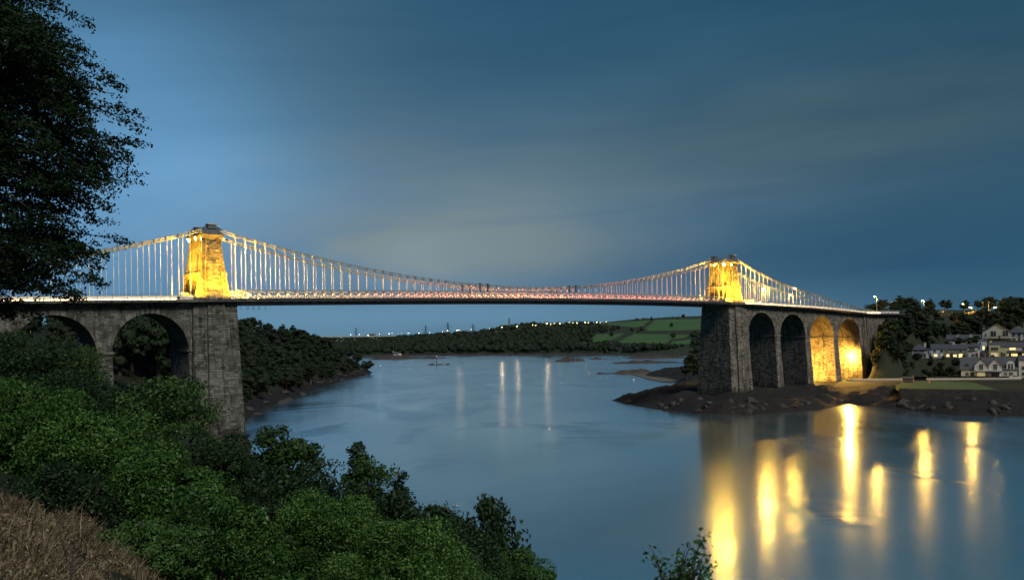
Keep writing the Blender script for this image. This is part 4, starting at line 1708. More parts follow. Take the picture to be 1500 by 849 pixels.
# withered stalks in the grass
for i, (u, h, lab) in enumerate([(100, .5, 'withered dark stalk standing among the dry grass tips'), (197, .42, 'withered dark stalk leaning near the grey boulder')]):
    p = sight(u, 849, 7.5)
    p.z = float(west_z(np.array([p.x]), np.array([p.y]))[0])
    rt = empty('dead_stalk', p, 0, lab, 'plant')
    mb = MB()
    mb.path([(0, 0, -.05), (.02, 0, h * .5), (.05 - i * .08, 0, h)], [.012, .009, .005], 5)
    mb.build('stem', M['bark'], rt)
    mb = MB()
    for k in range(7):
        z = h * (.55 + .06 * k)
        sg = 1 if k % 2 else -1
        mb.path([(.03, 0, z), (.03 + sg * .05, .02, z + .05)], [.006, .012], 5)
    mb.build('seed_head', M['bark'], rt)


# ---- trees of the middle distance, five kinds copied about
def make_proto(k, rng, leaf, lsize=.055, per=42, ncl=30):
    root = empty('broadleaf_tree', (0, 0, -200))
    tb = MB()
    tb.path([(0, 0, -.12), (0, .01, .3), (.02, 0, .75)], [.035, .025, .006], 6)
    for i in range(4):
        a = i * 1.6 + k
        tb.path([(0, 0, .25 + .06 * i), (math.cos(a) * .2, math.sin(a) * .2, .5 + .06 * i)], [.016, .005], 4)
    tb.build('trunk', M['bark'], root)
    w = (.34, .42, .30, .38, .26)[k % 5]
    cl = ellipsoid_clumps((0, 0, .56), (w, w, .42), ncl, rng, (.22, .36), (.35, .85), .85)
    link_mesh('crown', crown_mesh('crown', cl, lsize, per, rng, [leaf, M['core']], .8, upbias=.3), root)
    return root


PROTO = [make_proto(k, np.random.default_rng(40 + k), LEAF['far'] if k % 2 else DU) for k in range(5)]
USED = set()


def plant(k, p, h, rz, label, group, wide=1.0, name='broadleaf_tree', cat='tree'):
    k = k % 5
    if k not in USED:
        o = PROTO[k]
        USED.add(k)
    else:
        o = copy_tree(PROTO[k])
    o.name = name
    o.location = p
    o.rotation_euler = (0, 0, rz)
    o.scale = (h * wide, h * wide, h)
    tag(o, label, cat, group)
    return o


rng = np.random.default_rng(77)
# wooded headland beyond the nearer tower
GROUP_W = 'trees on the wooded headland beyond the nearer pier'


def march(u, v, zf, d0, d1, step=4.0):
    """first point of the ground seen through picture point (u, v) beyond d0"""
    D = np.arange(d0, d1, step)
    r = ray(u, v)
    X, Y, Z = EYE.x + r.x * D, r.y * D, EYE.z + r.z * D
    hit = np.nonzero(Z <= zf(X, Y))[0]
    if not len(hit):
        return None
    k = hit[0]
    return Vector((X[k], Y[k], float(zf(X[k:k + 1], Y[k:k + 1])[0])))


n = 0
SKL = lambda u: np.interp(u, [100, 200, 345, 380, 430, 480, 520, 545], [438, 452, 455, 464, 471, 481, 495, 513])
for row, (vv_, cnt) in enumerate([(466, 16), (478, 18), (490, 20), (503, 22), (517, 20), (532, 16), (546, 12), (560, 8), (574, 5)]):
    for i in range(cnt):
        u = 338 + (i + rng.uniform(.1, .9)) / cnt * (206 if vv_ < 540 else 120)
        v = vv_ + rng.uniform(-6, 6)
        p = march(u, v, west_z, 226, 690)
        if p is None or p.z < 1.6:
            continue
        s = (p.x - A_.x) * BU.x + (p.y - A_.y) * BU.y
        t = (p.x - A_.x) * BVv.x + (p.y - A_.y) * BVv.y
        if t < 20:
            continue
        h = rng.uniform(8, 13) if v > 492 else rng.uniform(12, 18)
        lim = float(SKL(u)) + abs(rng.normal(0, 2.5))
        room = (v - lim) / FPX * p.y
        if h > room:
            h = room
        if h < 3:
            continue
        lab = ('dark tree of the headland wood low above the water line' if p.z < 8 else
               'dark tree on the skyline of the headland wood beside the nearer pier' if u < 420 else 'dark tree towards the tip of the wooded headland')
        plant(n, p - Vector((0, 0, .3)), h, rng.uniform(0, 6), lab, GROUP_W, rng.uniform(1.0, 1.5))
        n += 1
for i in range(40):
    u = rng.uniform(20, 150) if i < 12 else rng.uniform(158, 290)
    Y = rng.uniform(225, 300)
    X = (u - 750) / FPX * Y
    t = (X - A_.x) * BVv.x + (Y - A_.y) * BVv.y
    if t < 17:
        Y += (17 - t) / BVv.y
        X = (u - 750) / FPX * Y
    z = float(west_z(np.array([X]), np.array([Y]))[0])
    top = sight(u, rng.uniform(442, 454) if i % 4 else rng.uniform(455, 480), Y).z
    if 3 < top - z < 24:
        plant(i, (X, Y, z - .3), top - z, rng.uniform(0, 6), 'dark tree of the headland wood seen through the nearer viaduct arch', GROUP_W, rng.uniform(.85, 1.15))

wy, wx = [w[1] for w in WEST[7:15]], [w[0] for w in WEST[7:15]]
for i in range(64):
    Y = 222 + 425 * rng.random() ** 1.3
    X = float(np.interp(Y, wy, wx)) - rng.uniform(2.0, 10.5)
    z = float(west_z(np.array([X]), np.array([Y]))[0])
    if (X - A_.x) * BVv.x + (Y - A_.y) * BVv.y < 18 or z < .8:
        continue
    plant(i, (X, Y, z - .4), rng.uniform(4.5, 8.5), rng.uniform(0, 6), 'dark tree of the headland wood low above the water line', GROUP_W, rng.uniform(1.1, 1.6))
for i in range(14):
    u = rng.uniform(450, 545)
    p = march(u, rng.uniform(500, 541), west_z, 300, 720, 3.0)
    if p is None or p.z < 1.4:
        continue
    plant(i, p - Vector((0, 0, .4)), rng.uniform(4.5, 8), rng.uniform(0, 6), 'dark tree leaning over the rocks at the headland tip', GROUP_W, rng.uniform(1.1, 1.6))
for i in range(26):
    p = march(rng.uniform(150, 285), rng.uniform(484, 545), west_z, 216, 420, 3.0)
    if p is None:
        continue
    t = (p.x - A_.x) * BVv.x + (p.y - A_.y) * BVv.y
    if t > 17:
        plant(i, p - Vector((0, 0, .4)), rng.uniform(4, 8), rng.uniform(0, 6), 'low dark growth under the trees seen through the nearer viaduct arch', 'undergrowth behind the nearer viaduct', rng.uniform(1.3, 1.8),
              'wild_shrub', 'shrub')
# rocks under the headland trees
HR = [boulder(None, (0, 0, 0), 1.0, M['rock'], 'shore_rock', None, .6, 70 + k, 0, 1.3, 2) for k in range(3)]
for i in range(46):
    k = rng.uniform(0, 1)
    Y = 215 + 430 * k ** 1.2
    X = float(np.interp(Y, [w[1] for w in WEST[7:15]], [w[0] for w in WEST[7:15]])) - rng.uniform(-1.5, 7)
    z = float(west_z(np.array([X]), np.array([Y]))[0])
    o = HR[i] if i < 3 else HR[i % 3].copy()
    if i >= 3:
        COL.objects.link(o)
    o.location = (X, Y, z + .1)
    o.rotation_euler = (0, 0, rng.uniform(0, 6))
    o.scale = (rng.uniform(.9, 2.6),) * 2 + (rng.uniform(.8, 2.0),)
    tag(o, 'dark rock among many along the waterline of the wooded headland', 'rock', 'rocks along the headland shore')


# ------------------------------------------------------------------ lamps
M['lamp_amber'] = glow_mat('lamp_amber', (1.0, .50, .06), 300.0)
M['lamp_warm'] = glow_mat('lamp_warm', (1.0, .66, .24), 60.0)
M['lamp_white'] = glow_mat('lamp_white', (.80, .92, 1.0), 45.0)
M['post'] = simple('lamp_post_steel', (.22, .22, .20), .5, .15, 2.0)


def lamp_meshes(H, arm, head, glow, r=.09):
    mb = MB()
    mb.path([(0, 0, -.3), (0, 0, H * .5), (0, 0, H - .1)], [r * 1.3, r, r * .7], 7)
    mb.path([(0, 0, H - .15), (arm * .5, 0, H + .05), (arm, 0, H + .08)], [r * .6] * 3, 5)
    post = mb.mesh('post', M['post'])
    mb = MB()
    mb.hexa([(arm - head, -head * .5, H - .02), (arm + head, -head * .5, H - .02), (arm + head, head * .5, H - .02), (arm - head, head * .5, H - .02)],
            [(arm - head * .6, -head * .3, H + .16), (arm + head * .6, -head * .3, H + .16), (arm + head * .6, head * .3, H + .16), (arm - head * .6, head * .3, H + .16)], 0)
    mb.rings([[(arm + k * head * .8 * math.cos(a), k * head * .42 * math.sin(a), z) for a in [2 * PI * j / 10 for j in range(10)]]
              for k, z in ((1, H - .025), (.95, H - .12), (.6, H - .24))], 1)
    return post, mb.mesh('lamp_head', [M['iron_dark'], M[glow]])


NEAR_LAMP = lamp_meshes(8.0, .9, .55, 'lamp_amber')
FAR_LAMP_W = lamp_meshes(8.0, 1.0, .55, 'lamp_warm')
FAR_LAMP_C = lamp_meshes(8.0, 1.0, .55, 'lamp_white')


def street_lamp(p, rz, meshes, label, group=None, power=0, scale=1.0, arm=.9, H=8.0, cat='street lamp', tone=(1.0, .52, .08)):
    r = empty('street_lamp', p, rz, label, cat, group)
    r.scale = (scale,) * 3
    link_mesh('post', meshes[0], r)
    link_mesh('lamp_head', meshes[1], r)
    if power:
        d = bpy.data.lights.new('lamp_light', 'POINT')
        d.energy = power
        d.color = tone
        d.shadow_soft_size = .22
        o = bpy.data.objects.new('lamp_light', d)
        COL.objects.link(o)
        o.parent = r
        o.location = (arm, 0, H - .5)
    return r


def lamp_at(u, v, d, label, power, rz=0.0, H=8.0, group=None, meshes=NEAR_LAMP):
    head = sight(u, v, d)
    off = Vector((math.cos(rz) * .9, math.sin(rz) * .9, 0))
    return street_lamp(head - off - Vector((0, 0, H - .1)), rz, meshes, label, group, power)


GL = 'amber street lamps at the far end of the bridge'
# two on the bridge approach, standing on the near footway edge
for (s, t, lab, pw) in [(SPAN + 27.5, 9.8, 'bright amber street lamp on the far bridge approach, closest to the tower', 15000),
                        (SPAN + 35, .6, 'small street lamp on the far approach, second from the tower', 1500),
                        (SPAN + 43.5, 9.8, 'amber street lamp on the far approach between the lamps and the wooded hill', 10000)]:
    p = wb(s, t, zd(s))
    # head height taken from the lamp's glow above the deck
    street_lamp(p, BANG + (-PI / 2 if t > 5 else PI / 2), NEAR_LAMP, lab, GL, pw, scale={27.5: .80, 35: .84, 43.5: .66}[round(s - SPAN, 1)])
for (u, v, d, lab, pw) in [(1281, 434, 405, 'amber street lamp where the road leaves the bridge, before a round tree', 12000),
                           (1351, 440, 440, 'amber street lamp alone on the wooded ridge between bridge and village', 12000),
                           (1410, 445, 470, 'amber street lamp on the ridge, left one of the close pair', 15000),
                           (1421, 450, 455, 'amber street lamp on the ridge, right one of the close pair', 8000),
                           (1457, 450, 470, 'amber street lamp on the ridge beside the two tall masts', 8000)]:
    lamp_at(u, v, d, lab, pw, PI, group=GL)
# lamps on the lane passing under the arches
s4 = ARCH_R[3] + 1.0
p4_ = sight(1243, 527, 318)
s_, t_ = (p4_.x - A_.x) * BU.x + (p4_.y - A_.y) * BU.y, (p4_.x - A_.x) * BVv.x + (p4_.y - A_.y) * BVv.y
lamp_at(1243, 527, 353, 'bright lamp glowing inside the last arch of the far viaduct', 42000, PI, 6.4)
q = wb(ARCH_R[2] - R_ARCH + 2.4, 8.6, 0)
q.z = gz_right(ARCH_R[2])
street_lamp(q, BANG, NEAR_LAMP, 'lamp hidden behind the viaduct pier, lighting the third arch', None, 80000, .72)
# lane lamp under the nearer viaduct that lights the tree there
q = sight(85, 520, 128)
q.z = float(west_z(np.array([q.x]), np.array([q.y]))[0])
street_lamp(sight(62, 512, 103) - Vector((0, 0, 7.0)), 0, NEAR_LAMP, 'lane lamp hidden among the trees under the nearer viaduct', None, 2500, .9)

# ------------------------------------------------------------------ far shore
FIELDS = [[(872, 473.5), (955, 468.5), (943, 478), (925, 479.5), (900, 477)],
          [(958, 468.5), (1045, 466), (1045, 482), (1000, 484), (946, 485), (944, 480)],
          [(872, 489), (918, 488), (905, 495), (885, 500), (868, 501), (838, 509), (845, 504), (862, 500)],
          [(928, 488), (1012, 490), (1005, 495), (985, 497), (975, 504), (900, 502)],
          [(985, 499.5), (1015, 496), (1015, 503.5), (975, 505)]]
FLAB = ['dusky green field on the far hill crest beside the wood', 'wide green field on the far hill crest', 'narrow bright field running down to the far wood',
        'bright green field at the middle of the far slope', 'small green field above the far shoreline trees']


def in_poly(u, v, poly):
    return seg_dist(np.stack([u, v], 1), poly) > 0


fx = np.arange(60, 470, 3.0)
fy = np.arange(960, 2000, 5.0)
FXg, FYg = np.meshgrid(fx, fy)
FZg = far_z(FXg, FYg) + .35
FP = np.stack([FXg.ravel(), FYg.ravel(), FZg.ravel()], 1)
FU, FV = pix_np(FP)
ii = np.arange(FXg.size).reshape(FXg.shape)
FQ = np.stack([ii[:-1, :-1].ravel(), ii[:-1, 1:].ravel(), ii[1:, 1:].ravel(), ii[1:, :-1].ravel()], 1)
for poly, lab in zip(FIELDS, FLAB):
    ok = in_poly(FU, FV, poly)
    q = FQ[ok[FQ].all(axis=1)]
    if not len(q):
        continue
    used, inv = np.unique(q.ravel(), return_inverse=True)
    o = link_mesh('field', np_mesh('field', FP[used], inv.reshape(-1, 4), None, [M['field']], smooth=True))
    tag(o, kind='structure')


def in_fields(u, v):
    u, v = np.atleast_1d(u), np.atleast_1d(v)
    r = np.zeros(len(u), bool)
    for poly in FIELDS:
        r |= in_poly(u, v, poly)
    return r


def ridge_v(u):
    return np.interp(u, [300, 520, 556, 580, 610, 640, 668, 700, 735, 757, 780, 830, 870, 900, 940, 1045],
                     [494, 494, 492, 491, 490, 487, 486, 483.5, 478, 472.5, 472, 472, 472, 471, 466.5, 463])


def far_wood():
    rng = np.random.default_rng(3)
    clumps = []
    for _ in range(9000):
        u = rng.uniform(440, 1046)
        Y = 1010 + 1000 * rng.random() ** 1.5
        X = (u - 750) / FPX * Y
        z = float(far_z(np.array([X]), np.array([Y]))[0])
        if z < 1.8:
            continue
        h = rng.uniform(4.5, 13) * (1 if u < 870 else .75)
        u1, v1 = pix((X, Y, z))
        u2, v2 = pix((X, Y, z + h * .75))
        if in_fields(np.array([u1, u2, u2]), np.array([v1, v2, (v1 + v2) / 2])).any():
            continue
        if u > 868 and v2 < 486 and rng.random() < .62:
            continue
        rv = ridge_v(u2)
        if v2 < rv:
            h = max(2.5, h - (rv - v2) * Y / FPX)
            if pix((X, Y, z + h * .8))[1] < rv - .8:
                continue
        w = h * rng.uniform(.35, .55)
        clumps.append(((X, Y, z + h * .55), (w, w, h * .5)))
        if rng.random() < .5:
            clumps.append(((X + w * .8, Y - w * .4, z + h * .4), (w * .7, w * .7, h * .36)))
        if len(clumps) > 3400:
            break
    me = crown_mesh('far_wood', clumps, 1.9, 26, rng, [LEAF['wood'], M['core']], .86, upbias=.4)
    o = link_mesh('far_wood', me)
    tag(o, 'dark wood covering the far shore and hill across the strait', 'wood', kind='stuff')


far_wood()
# lone trees standing in or at the edge of the far fields
for i, (u, v, h, lab) in enumerate([(984, 480, 9, 'lone round tree in the wide field on the far hill crest'),
                                    (986, 495.5, 8, 'lone round tree in the bright field on the far slope'),
                                    (1001, 466.5, 9, 'small tree on the skyline of the far hill crest'),
                                    (896, 494, 8, 'small tree in the narrow bright field by the far wood')]):
    Y = np.arange(1000, 1950, 6.0)
    X = (u - 750) / FPX * Y
    Z = far_z(X, Y)
    _, vv = pix_np(np.stack([X, Y, Z], 1))
    k = int(np.argmin(np.abs(vv - v)))
    plant(i, (X[k], Y[k], Z[k] - .2), h, i, lab, None, 1.25)

# shore ledges of the far side and the rocks in the strait
def islet(label, u0, u1, v_base, h, name='rock_islet', depth=.5, seed=1, cat='rock'):
    p0, p1 = onz(u0, v_base, 0), onz(u1, v_base, 0)
    c = (p0 + p1) / 2
    W = (p1 - p0).length / 2
    rng = np.random.default_rng(seed)
    nx, ny = 36, 12
    V, Q = [], []
    for j in range(ny):
        for i in range(nx):
            a, b = i / (nx - 1) * 2 - 1, j / (ny - 1) * 2 - 1
            e = max(0, 1 - a * a * (1.0 + .3 * float(vnoise(a * 3, seed, 1, seed))) - b * b)
            x, y = a * W * 1.02, b * W * depth
            z = h * e ** .55 * (.55 + .45 * float(vnoise(x, y, W * .32, seed))) + float(vnoise(x, y, W * .09, seed + 1)) * h * .30 * e ** .4 - .35
            V.append((x, y + W * depth * .6, z if e > 0 else -.6))
    i = np.arange(nx * ny).reshape(ny, nx)
    Q = np.stack([i[:-1, :-1].ravel(), i[:-1, 1:].ravel(), i[1:, 1:].ravel(), i[1:, :-1].ravel()], 1)
    o = link_mesh(name, np_mesh(name, V, Q, None, [M['rock']]), None, (c.x, c.y, 0))
    return tag(o, label, cat)


islet('low rock shelf under the white cottage on its islet', 545, 648, 525.5, 4.2, depth=.22, seed=2)
islet('small dark rock carrying the beacon post in mid strait', 627, 660, 534.2, 2.2, depth=.35, seed=3)
islet('thin line of rocks beside the beacon rock', 662, 684, 531.5, .7, depth=.2, seed=14)
islet('humped dark rock islet in the strait, largest of the skerries', 814, 858, 528.8, 4.6, depth=.3, seed=4)
islet('low notched skerry just beside the humped islet', 859, 906, 526.0, 2.8, depth=.2, seed=5)
islet('tiny dark rock awash before the notched skerry', 871, 881, 533, .9, depth=.3, seed=6)
islet('dark rock spit before the far shoreline, farthest of the three spits', 916, 1012, 524.6, 3.6, depth=.2, seed=7)
islet('dark rock spit between the farthest spit and the long spit', 894, 1012, 531.5, 3.0, depth=.14, seed=8)
islet('long low rock spit reaching out from the cove', 878, 1002, 546.5, 3.4, depth=.12, seed=9)
for i, (u0, u1, v, h) in enumerate([(560, 640, 521, 1.5), (640, 760, 520, 2.2), (760, 900, 519.5, 2.4), (900, 1010, 519, 3)]):
    islet(['narrow foreshore ledge below the far wood beside the cottage islet', 'long foreshore ledge below the far wood, beacon side',
           'long foreshore ledge below the far wood, field side', 'foreshore ledge below the small far field'][i], u0, u1, v, h, 'foreshore_ledge', .12, 20 + i, 'rock ledge')
# wet sand of the cove
sd = MB()
zz_ = .22
sp = [onz(u, v, zz_) for u, v in [(926, 547.5), (960, 544.5), (1002, 541), (1003, 552), (996, 556), (985, 559.5), (968, 558.5), (948, 554.5)]]
sd.add([(p.x, p.y, zz_) for p in sp], [tuple(range(len(sp)))])
tag(sd.build('beach', M['sand']), kind='structure')
for i, (u0, u1, v, h) in enumerate([(950, 985, 545.8, .8), (965, 1000, 549.5, .7), (945, 972, 549.8, .5)]):
    islet(['flat wet rock on the cove sand beside the long spit', 'flat wet rock on the cove sand, nearest the dark trees', 'thin wet rock at the water line of the cove'][i],
          u0, u1, v, h, 'flat_rock', .10, 40 + i)

# white cottage on the islet
def gable_box(w, d, he, hr, x0=0.0, y0=0.0, z0=0.0):
    """walls with gables left and right, ridge along x"""
    mb = MB()
    p = [(x0 - w / 2, y0, z0), (x0 + w / 2, y0, z0), (x0 + w / 2, y0 + d, z0), (x0 - w / 2, y0 + d, z0)]
    mb.add(p + [(a, b, z0 + he) for a, b, _ in p] + [(x0 - w / 2, y0 + d / 2, z0 + hr), (x0 + w / 2, y0 + d / 2, z0 + hr)],
           [(3, 2, 1, 0), (0, 1, 5, 4), (2, 3, 7, 6), (1, 2, 6, 9, 5), (3, 0, 4, 8, 7), (4, 5, 9, 8), (6, 7, 8, 9)])
    return mb


def slab_roof(mb, w, d, he, hr, x0=0.0, y0=0.0, z0=0.0, over=.35, th=.16, axis='x'):
    """two thick slopes"""
    rise = hr - he
    if axis == 'x':
        k = rise / (d / 2)
        for sg in (-1, 1):
            ye = y0 + d / 2 + sg * (d / 2 + over)
            ze = z0 + he - over * k
            yr = y0 + d / 2
            xa, xb = x0 - w / 2 - over, x0 + w / 2 + over
            mb.hexa([(xa, ye, ze + .02), (xb, ye, ze + .02), (xb, yr, z0 + hr + .02), (xa, yr, z0 + hr + .02)],
                    [(xa, ye, ze + th), (xb, ye, ze + th), (xb, yr, z0 + hr + th), (xa, yr, z0 + hr + th)])
    else:
        k = rise / (w / 2)
        for sg in (-1, 1):
            xe = x0 + sg * (w / 2 + over)
            ze = z0 + he - over * k
            ya, yb = y0 - over, y0 + d + over
            mb.hexa([(xe, ya, ze + .02), (xe, yb, ze + .02), (x0, yb, z0 + hr + .02), (x0, ya, z0 + hr + .02)],
                    [(xe, ya, ze + th), (xe, yb, ze + th), (x0, yb, z0 + hr + th), (x0, ya, z0 + hr + th)])


def window(root, x, z, w, h, y=0.0, lit=None, frame='wall_white', bars=1, sill=True):
    mb = MB()
    f = .09
    a, b = x - w / 2, x + w / 2
    mb.box(a - f, b + f, y - .10, y + .02, z + h, z + h + f)
    mb.box(a - f, a, y - .10, y + .02, z, z + h)
    mb.box(b, b + f, y - .10, y + .02, z, z + h)
    mb.box(a - f - .06, b + f + .06, y - .16, y + .02, z - .1, z)
    for i in range(bars):
        c = a + w * (i + 1) / (bars + 1)
        mb.box(c - .035, c + .035, y - .085, y - .035, z, z + h)
    if h > 1.0:
        mb.box(a, b, y - .08, y - .04, z + h * .62, z + h * .62 + .06)
    fo = mb.build('window', M[frame], root)
    pm = MB()
    pm.box(a, b, y - .035, y + .03, z, z + h)
    pm.build('pane', M[lit or 'glass'], fo)
    return fo


def door(root, x, w, h, y=0.0, mat='timber', z=0.0):
    mb = MB()
    mb.box(x - w / 2, x + w / 2, y - .06, y + .02, z, z + h)
    d = mb.build('door', M[mat], root)
    mb = MB()
    mb.box(x + w * .32, x + w * .40, y - .13, y - .06, z + h * .46, z + h * .52)
    mb.build('handle', M['post'], d)
    return d


def chimney(root, x, y, z0, z1, mat='wall_cream', w=.8):
    mb = MB()
    mb.box(x - w / 2, x + w / 2, y - .35, y + .35, z0, z1)
    mb.box(x - w / 2 - .08, x + w / 2 + .08, y - .43, y + .43, z1, z1 + .14)
    c = mb.build('chimney', M[mat], root)
    mb = MB()
    for dx in (-.2, .2):
        mb.tube((x + dx, y, z1 + .14), (x + dx, y, z1 + .5), .11, .09, 7)
    mb.build('chimney_pot', M['brick_red'], c)
    return c


def house_root(u, v, d, label, name='house', extra=0.0, cat='house', group=None):
    p = sight(u, v, d)
    return empty(name, p, -math.atan2(p.x, p.y) + extra, label, cat, group), d / FPX


VG = 'houses of the waterside village'
cr, k = house_root(580.5, 520.4, 1003, 'white cottage on the rocky islet in the strait', 'cottage', .3, 'cottage')
gable_box(6.2, 5, 2.6, 4.4, z0=-.6).build('wall', M['wall_white'], cr)
mb = MB()
slab_roof(mb, 6.2, 5, 2.0, 3.8)
rf = mb.build('roof', M['slate'], cr)
chimney(rf, -2.6, 2.5, 3.2, 4.8, 'wall_white')
gable_box(2.6, 4, 1.6, 2.7, x0=4.4, z0=-.6).build('lean_to', M['wall_white'], cr)
window(cr, -1.6, .5, .8, 1.0)
window(cr, 1.6, .5, .8, 1.0)
door(cr, 0, .9, 1.9, z=-.3)

# beacon post and mooring buoy
bp = onz(639, 533.6, .9)
br = empty('beacon_post', (bp.x, bp.y + 4, .4), 0, 'slim beacon post with a pale lantern on the mid strait rock', 'beacon')
mb = MB()
mb.path([(0, 0, -.6), (0, 0, 3), (0, 0, 6.2)], [.3, .22, .18], 8)
mb.build('pole', M['iron_dark'], br)
mb = MB()
mb.rings([[(r * math.cos(a), r * math.sin(a), z) for a in [2 * PI * j / 10 for j in range(10)]] for r, z in ((.35, 6.2), (.55, 6.35), (.55, 7.2), (.2, 7.6))])
mb.build('lantern', M['wall_white'], br)
mb = MB()
for i in range(8):
    mb.box(-.5, -.42, -.04, .04, .6 + i * .65, .66 + i * .65)
    mb.box(-.5, -.2, -.04, .04, .6 + i * .65, .66 + i * .65)
mb.build('rung', M['iron_dark'], br)['kind'] = 'stuff'
bp = onz(928, 556.5, 0)
br = empty('mooring_buoy', bp, 0, 'small pale mooring buoy floating off the cove', 'buoy')
mb = MB()
mb.rings([[(r * math.cos(a), r * math.sin(a), z) for a in [2 * PI * j / 12 for j in range(12)]]
          for r, z in ((.2, -.35), (.55, -.2), (.7, .1), (.6, .45), (.3, .7), (.1, .75))])
mb.build('float', M['wall_white'], br)
mb = MB()
mb.tube((0, 0, .7), (0, 0, 1.25), .05)
mb.tube((-.12, 0, 1.25), (.12, 0, 1.25), .05)
mb.build('ring', M['iron_dark'], br)

# column monument on the far ridge
Y = 1740
p = sight(746, 480, Y)
cr = empty('column_monument', p, 0, 'tall slim stone column with a statue on the far wooded ridge', 'monument')
mb = MB()
mb.box(-2.4, 2.4, -2.4, 2.4, -4, 1.0)
mb.box(-1.9, 1.9, -1.9, 1.9, 1.0, 2.2)
mb.build('plinth', M['stone_cap'], cr)
mb = MB()
mb.rings([[(r * math.cos(a), r * math.sin(a), z) for a in [2 * PI * j / 14 for j in range(14)]] for r, z in ((1.6, 2.2), (1.45, 3), (1.3, 10), (1.15, 15.4), (1.5, 15.9))])
mb.box(-1.7, 1.7, -1.7, 1.7, 15.9, 16.5)
mb.build('shaft', M['stone_cap'], cr)
mb = MB()
mb.path([(0, 0, 16.5), (0, 0, 17.4), (0, 0, 18.3), (0, 0, 18.9), (0, 0, 19.4)], [.8, .5, .62, .28, .26], 8)
mb.tube((.5, 0, 18.1), (.75, -.2, 17.0), .16)
mb.tube((-.5, 0, 18.1), (-.7, .1, 17.0), .16)
mb.build('statue', M['iron_dark'], cr)


# lattice pylons and their cables
def pylon_parts():
    H = 42.0
    mb = MB()
    w0, w1, w2 = 3.6, 1.3, .5
    lv = [(0, w0), (9, 3.0), (17, 2.3), (24, 1.7), (30, w1), (36, 1.0), (H, w2)]
    r = .20
    for (z0, a), (z1, b) in zip(lv[:-1], lv[1:]):
        for sx in (-1, 1):
            for sy in (-1, 1):
                mb.bar((sx * a, sy * a, z0), (sx * b, sy * b, z1), r * 2, r * 2)
            mb.bar((sx * a, -a, z0), (sx * b, b, z1), r, r)
            mb.bar((-a, sx * a, z0), (b, sx * b, z1), r, r)
            mb.bar((a, sx * a, z0), (-b, sx * b, z1), r, r)
            mb.bar((-b, sx * b, z1), (b, sx * b, z1), r, r)
    body = mb.mesh('lattice_mast', M['iron_dark'])
    arms = []
    for z, L in ((26, 6.0), (31.5, 7.5), (37, 5.2)):
        mb = MB()
        for sg in (-1, 1):
            mb.bar((0, -.5, z), (sg * L, 0, z + .2), .3, .3)
            mb.bar((0, .5, z), (sg * L, 0, z + .2), .3, .3)
            mb.bar((0, 0, z + 1.8), (sg * L, 0, z + .3), .25, .25)
            mb.tube((sg * L, 0, z + .2), (sg * L, 0, z - 1.6), .14)
        arms.append(mb.mesh('cross_arm', M['iron_dark']))
    return body, arms


pb_, pa_ = pylon_parts()
PY = [(521.5, 479.5, 2300), (623.5, 475.8, 2150), (656, 471.8, 1950), (693, 474.3, 2300)]
PL = ['lattice pylon standing beyond the far road bridge', 'lattice pylon on the skyline, between the far bridge and the tallest pylon',
      'tallest lattice pylon on the skyline over the far wood', 'small lattice pylon between the tallest pylon and the stone column']
tops = []
for (u, v, d), lab in zip(PY, PL):
    tp = sight(u, v, d)
    r = empty('pylon', tp - Vector((0, 0, 42)), .35, lab, 'pylon', 'pylons on the far skyline')
    link_mesh('lattice_mast', pb_, r)
    for a in pa_:
        link_mesh('cross_arm', a, r)
    tops.append(tp)
pl = empty('power_line', tops[0], 0, 'thin power cables strung between the skyline pylons', 'power line')
o0 = tops[0]
for dz, off in ((-11, 7), (-5.5, 8), (-11, -7)):
    mb = MB()
    for a, b in ((0, 1), (1, 2)):
        pts = []
        for k in range(13):
            q = tops[a].lerp(tops[b], k / 12) - o0 + Vector((off, 0, dz - 4.5 * 4 * (k / 12) * (1 - k / 12)))
            pts.append(q)
        mb.path(pts, .07, 4)
    mb.build('cable', M['iron_dark'], pl)

# the far road and rail bridge
Y = 1650
p = sight(512, 492.6, Y)
fb = empty('far_bridge', (p.x, p.y, 0), 0, 'pale two level road bridge with a stone tower, far beyond the headland', 'bridge')
zt_ = p.z
mb = MB()
mb.box(-160, 82, -7, 7, zt_ - .9, zt_)
mb.box(-160, 82, -7.2, -7, zt_ - 1.0, zt_ + .9)
mb.build('road_deck', M['wall_pale'], fb)
mb = MB()
mb.box(-160, 60, -5, 5, zt_ - 8.3, zt_ - 6.9)
mb.build('rail_deck', M['wall_pale'], fb)
mb = MB()
for x in range(-150, 60, 10):
    mb.box(x - .5, x + .5, -5, -4, zt_ - 6.9, zt_ - .9)
mb.build('column', M['wall_pale'], fb)['kind'] = 'stuff'
mb = MB()
mb.hexa([(36, -8, -2), (47, -8, -2), (47, 8, -2), (36, 8, -2)], [(37.4, -7, zt_ + 3), (45.6, -7, zt_ + 3), (45.6, 7, zt_ + 3), (37.4, 7, zt_ + 3)])
mb.box(36.6, 46.4, -7.8, 7.8, zt_ + 3, zt_ + 4)
mb.build('stone_tower', M['stone_cap'], fb)
for x in (12, 25, 64):
    mb = MB()
    mb.hexa([(x - 1.8, -5, -2), (x + 1.8, -5, -2), (x + 1.8, 5, -2), (x - 1.8, 5, -2)],
            [(x - 1.2, -4.5, zt_ - 8.3), (x + 1.2, -4.5, zt_ - 8.3), (x + 1.2, 4.5, zt_ - 8.3), (x - 1.2, 4.5, zt_ - 8.3)])
    mb.build('pier', M['wall_pale'], fb)

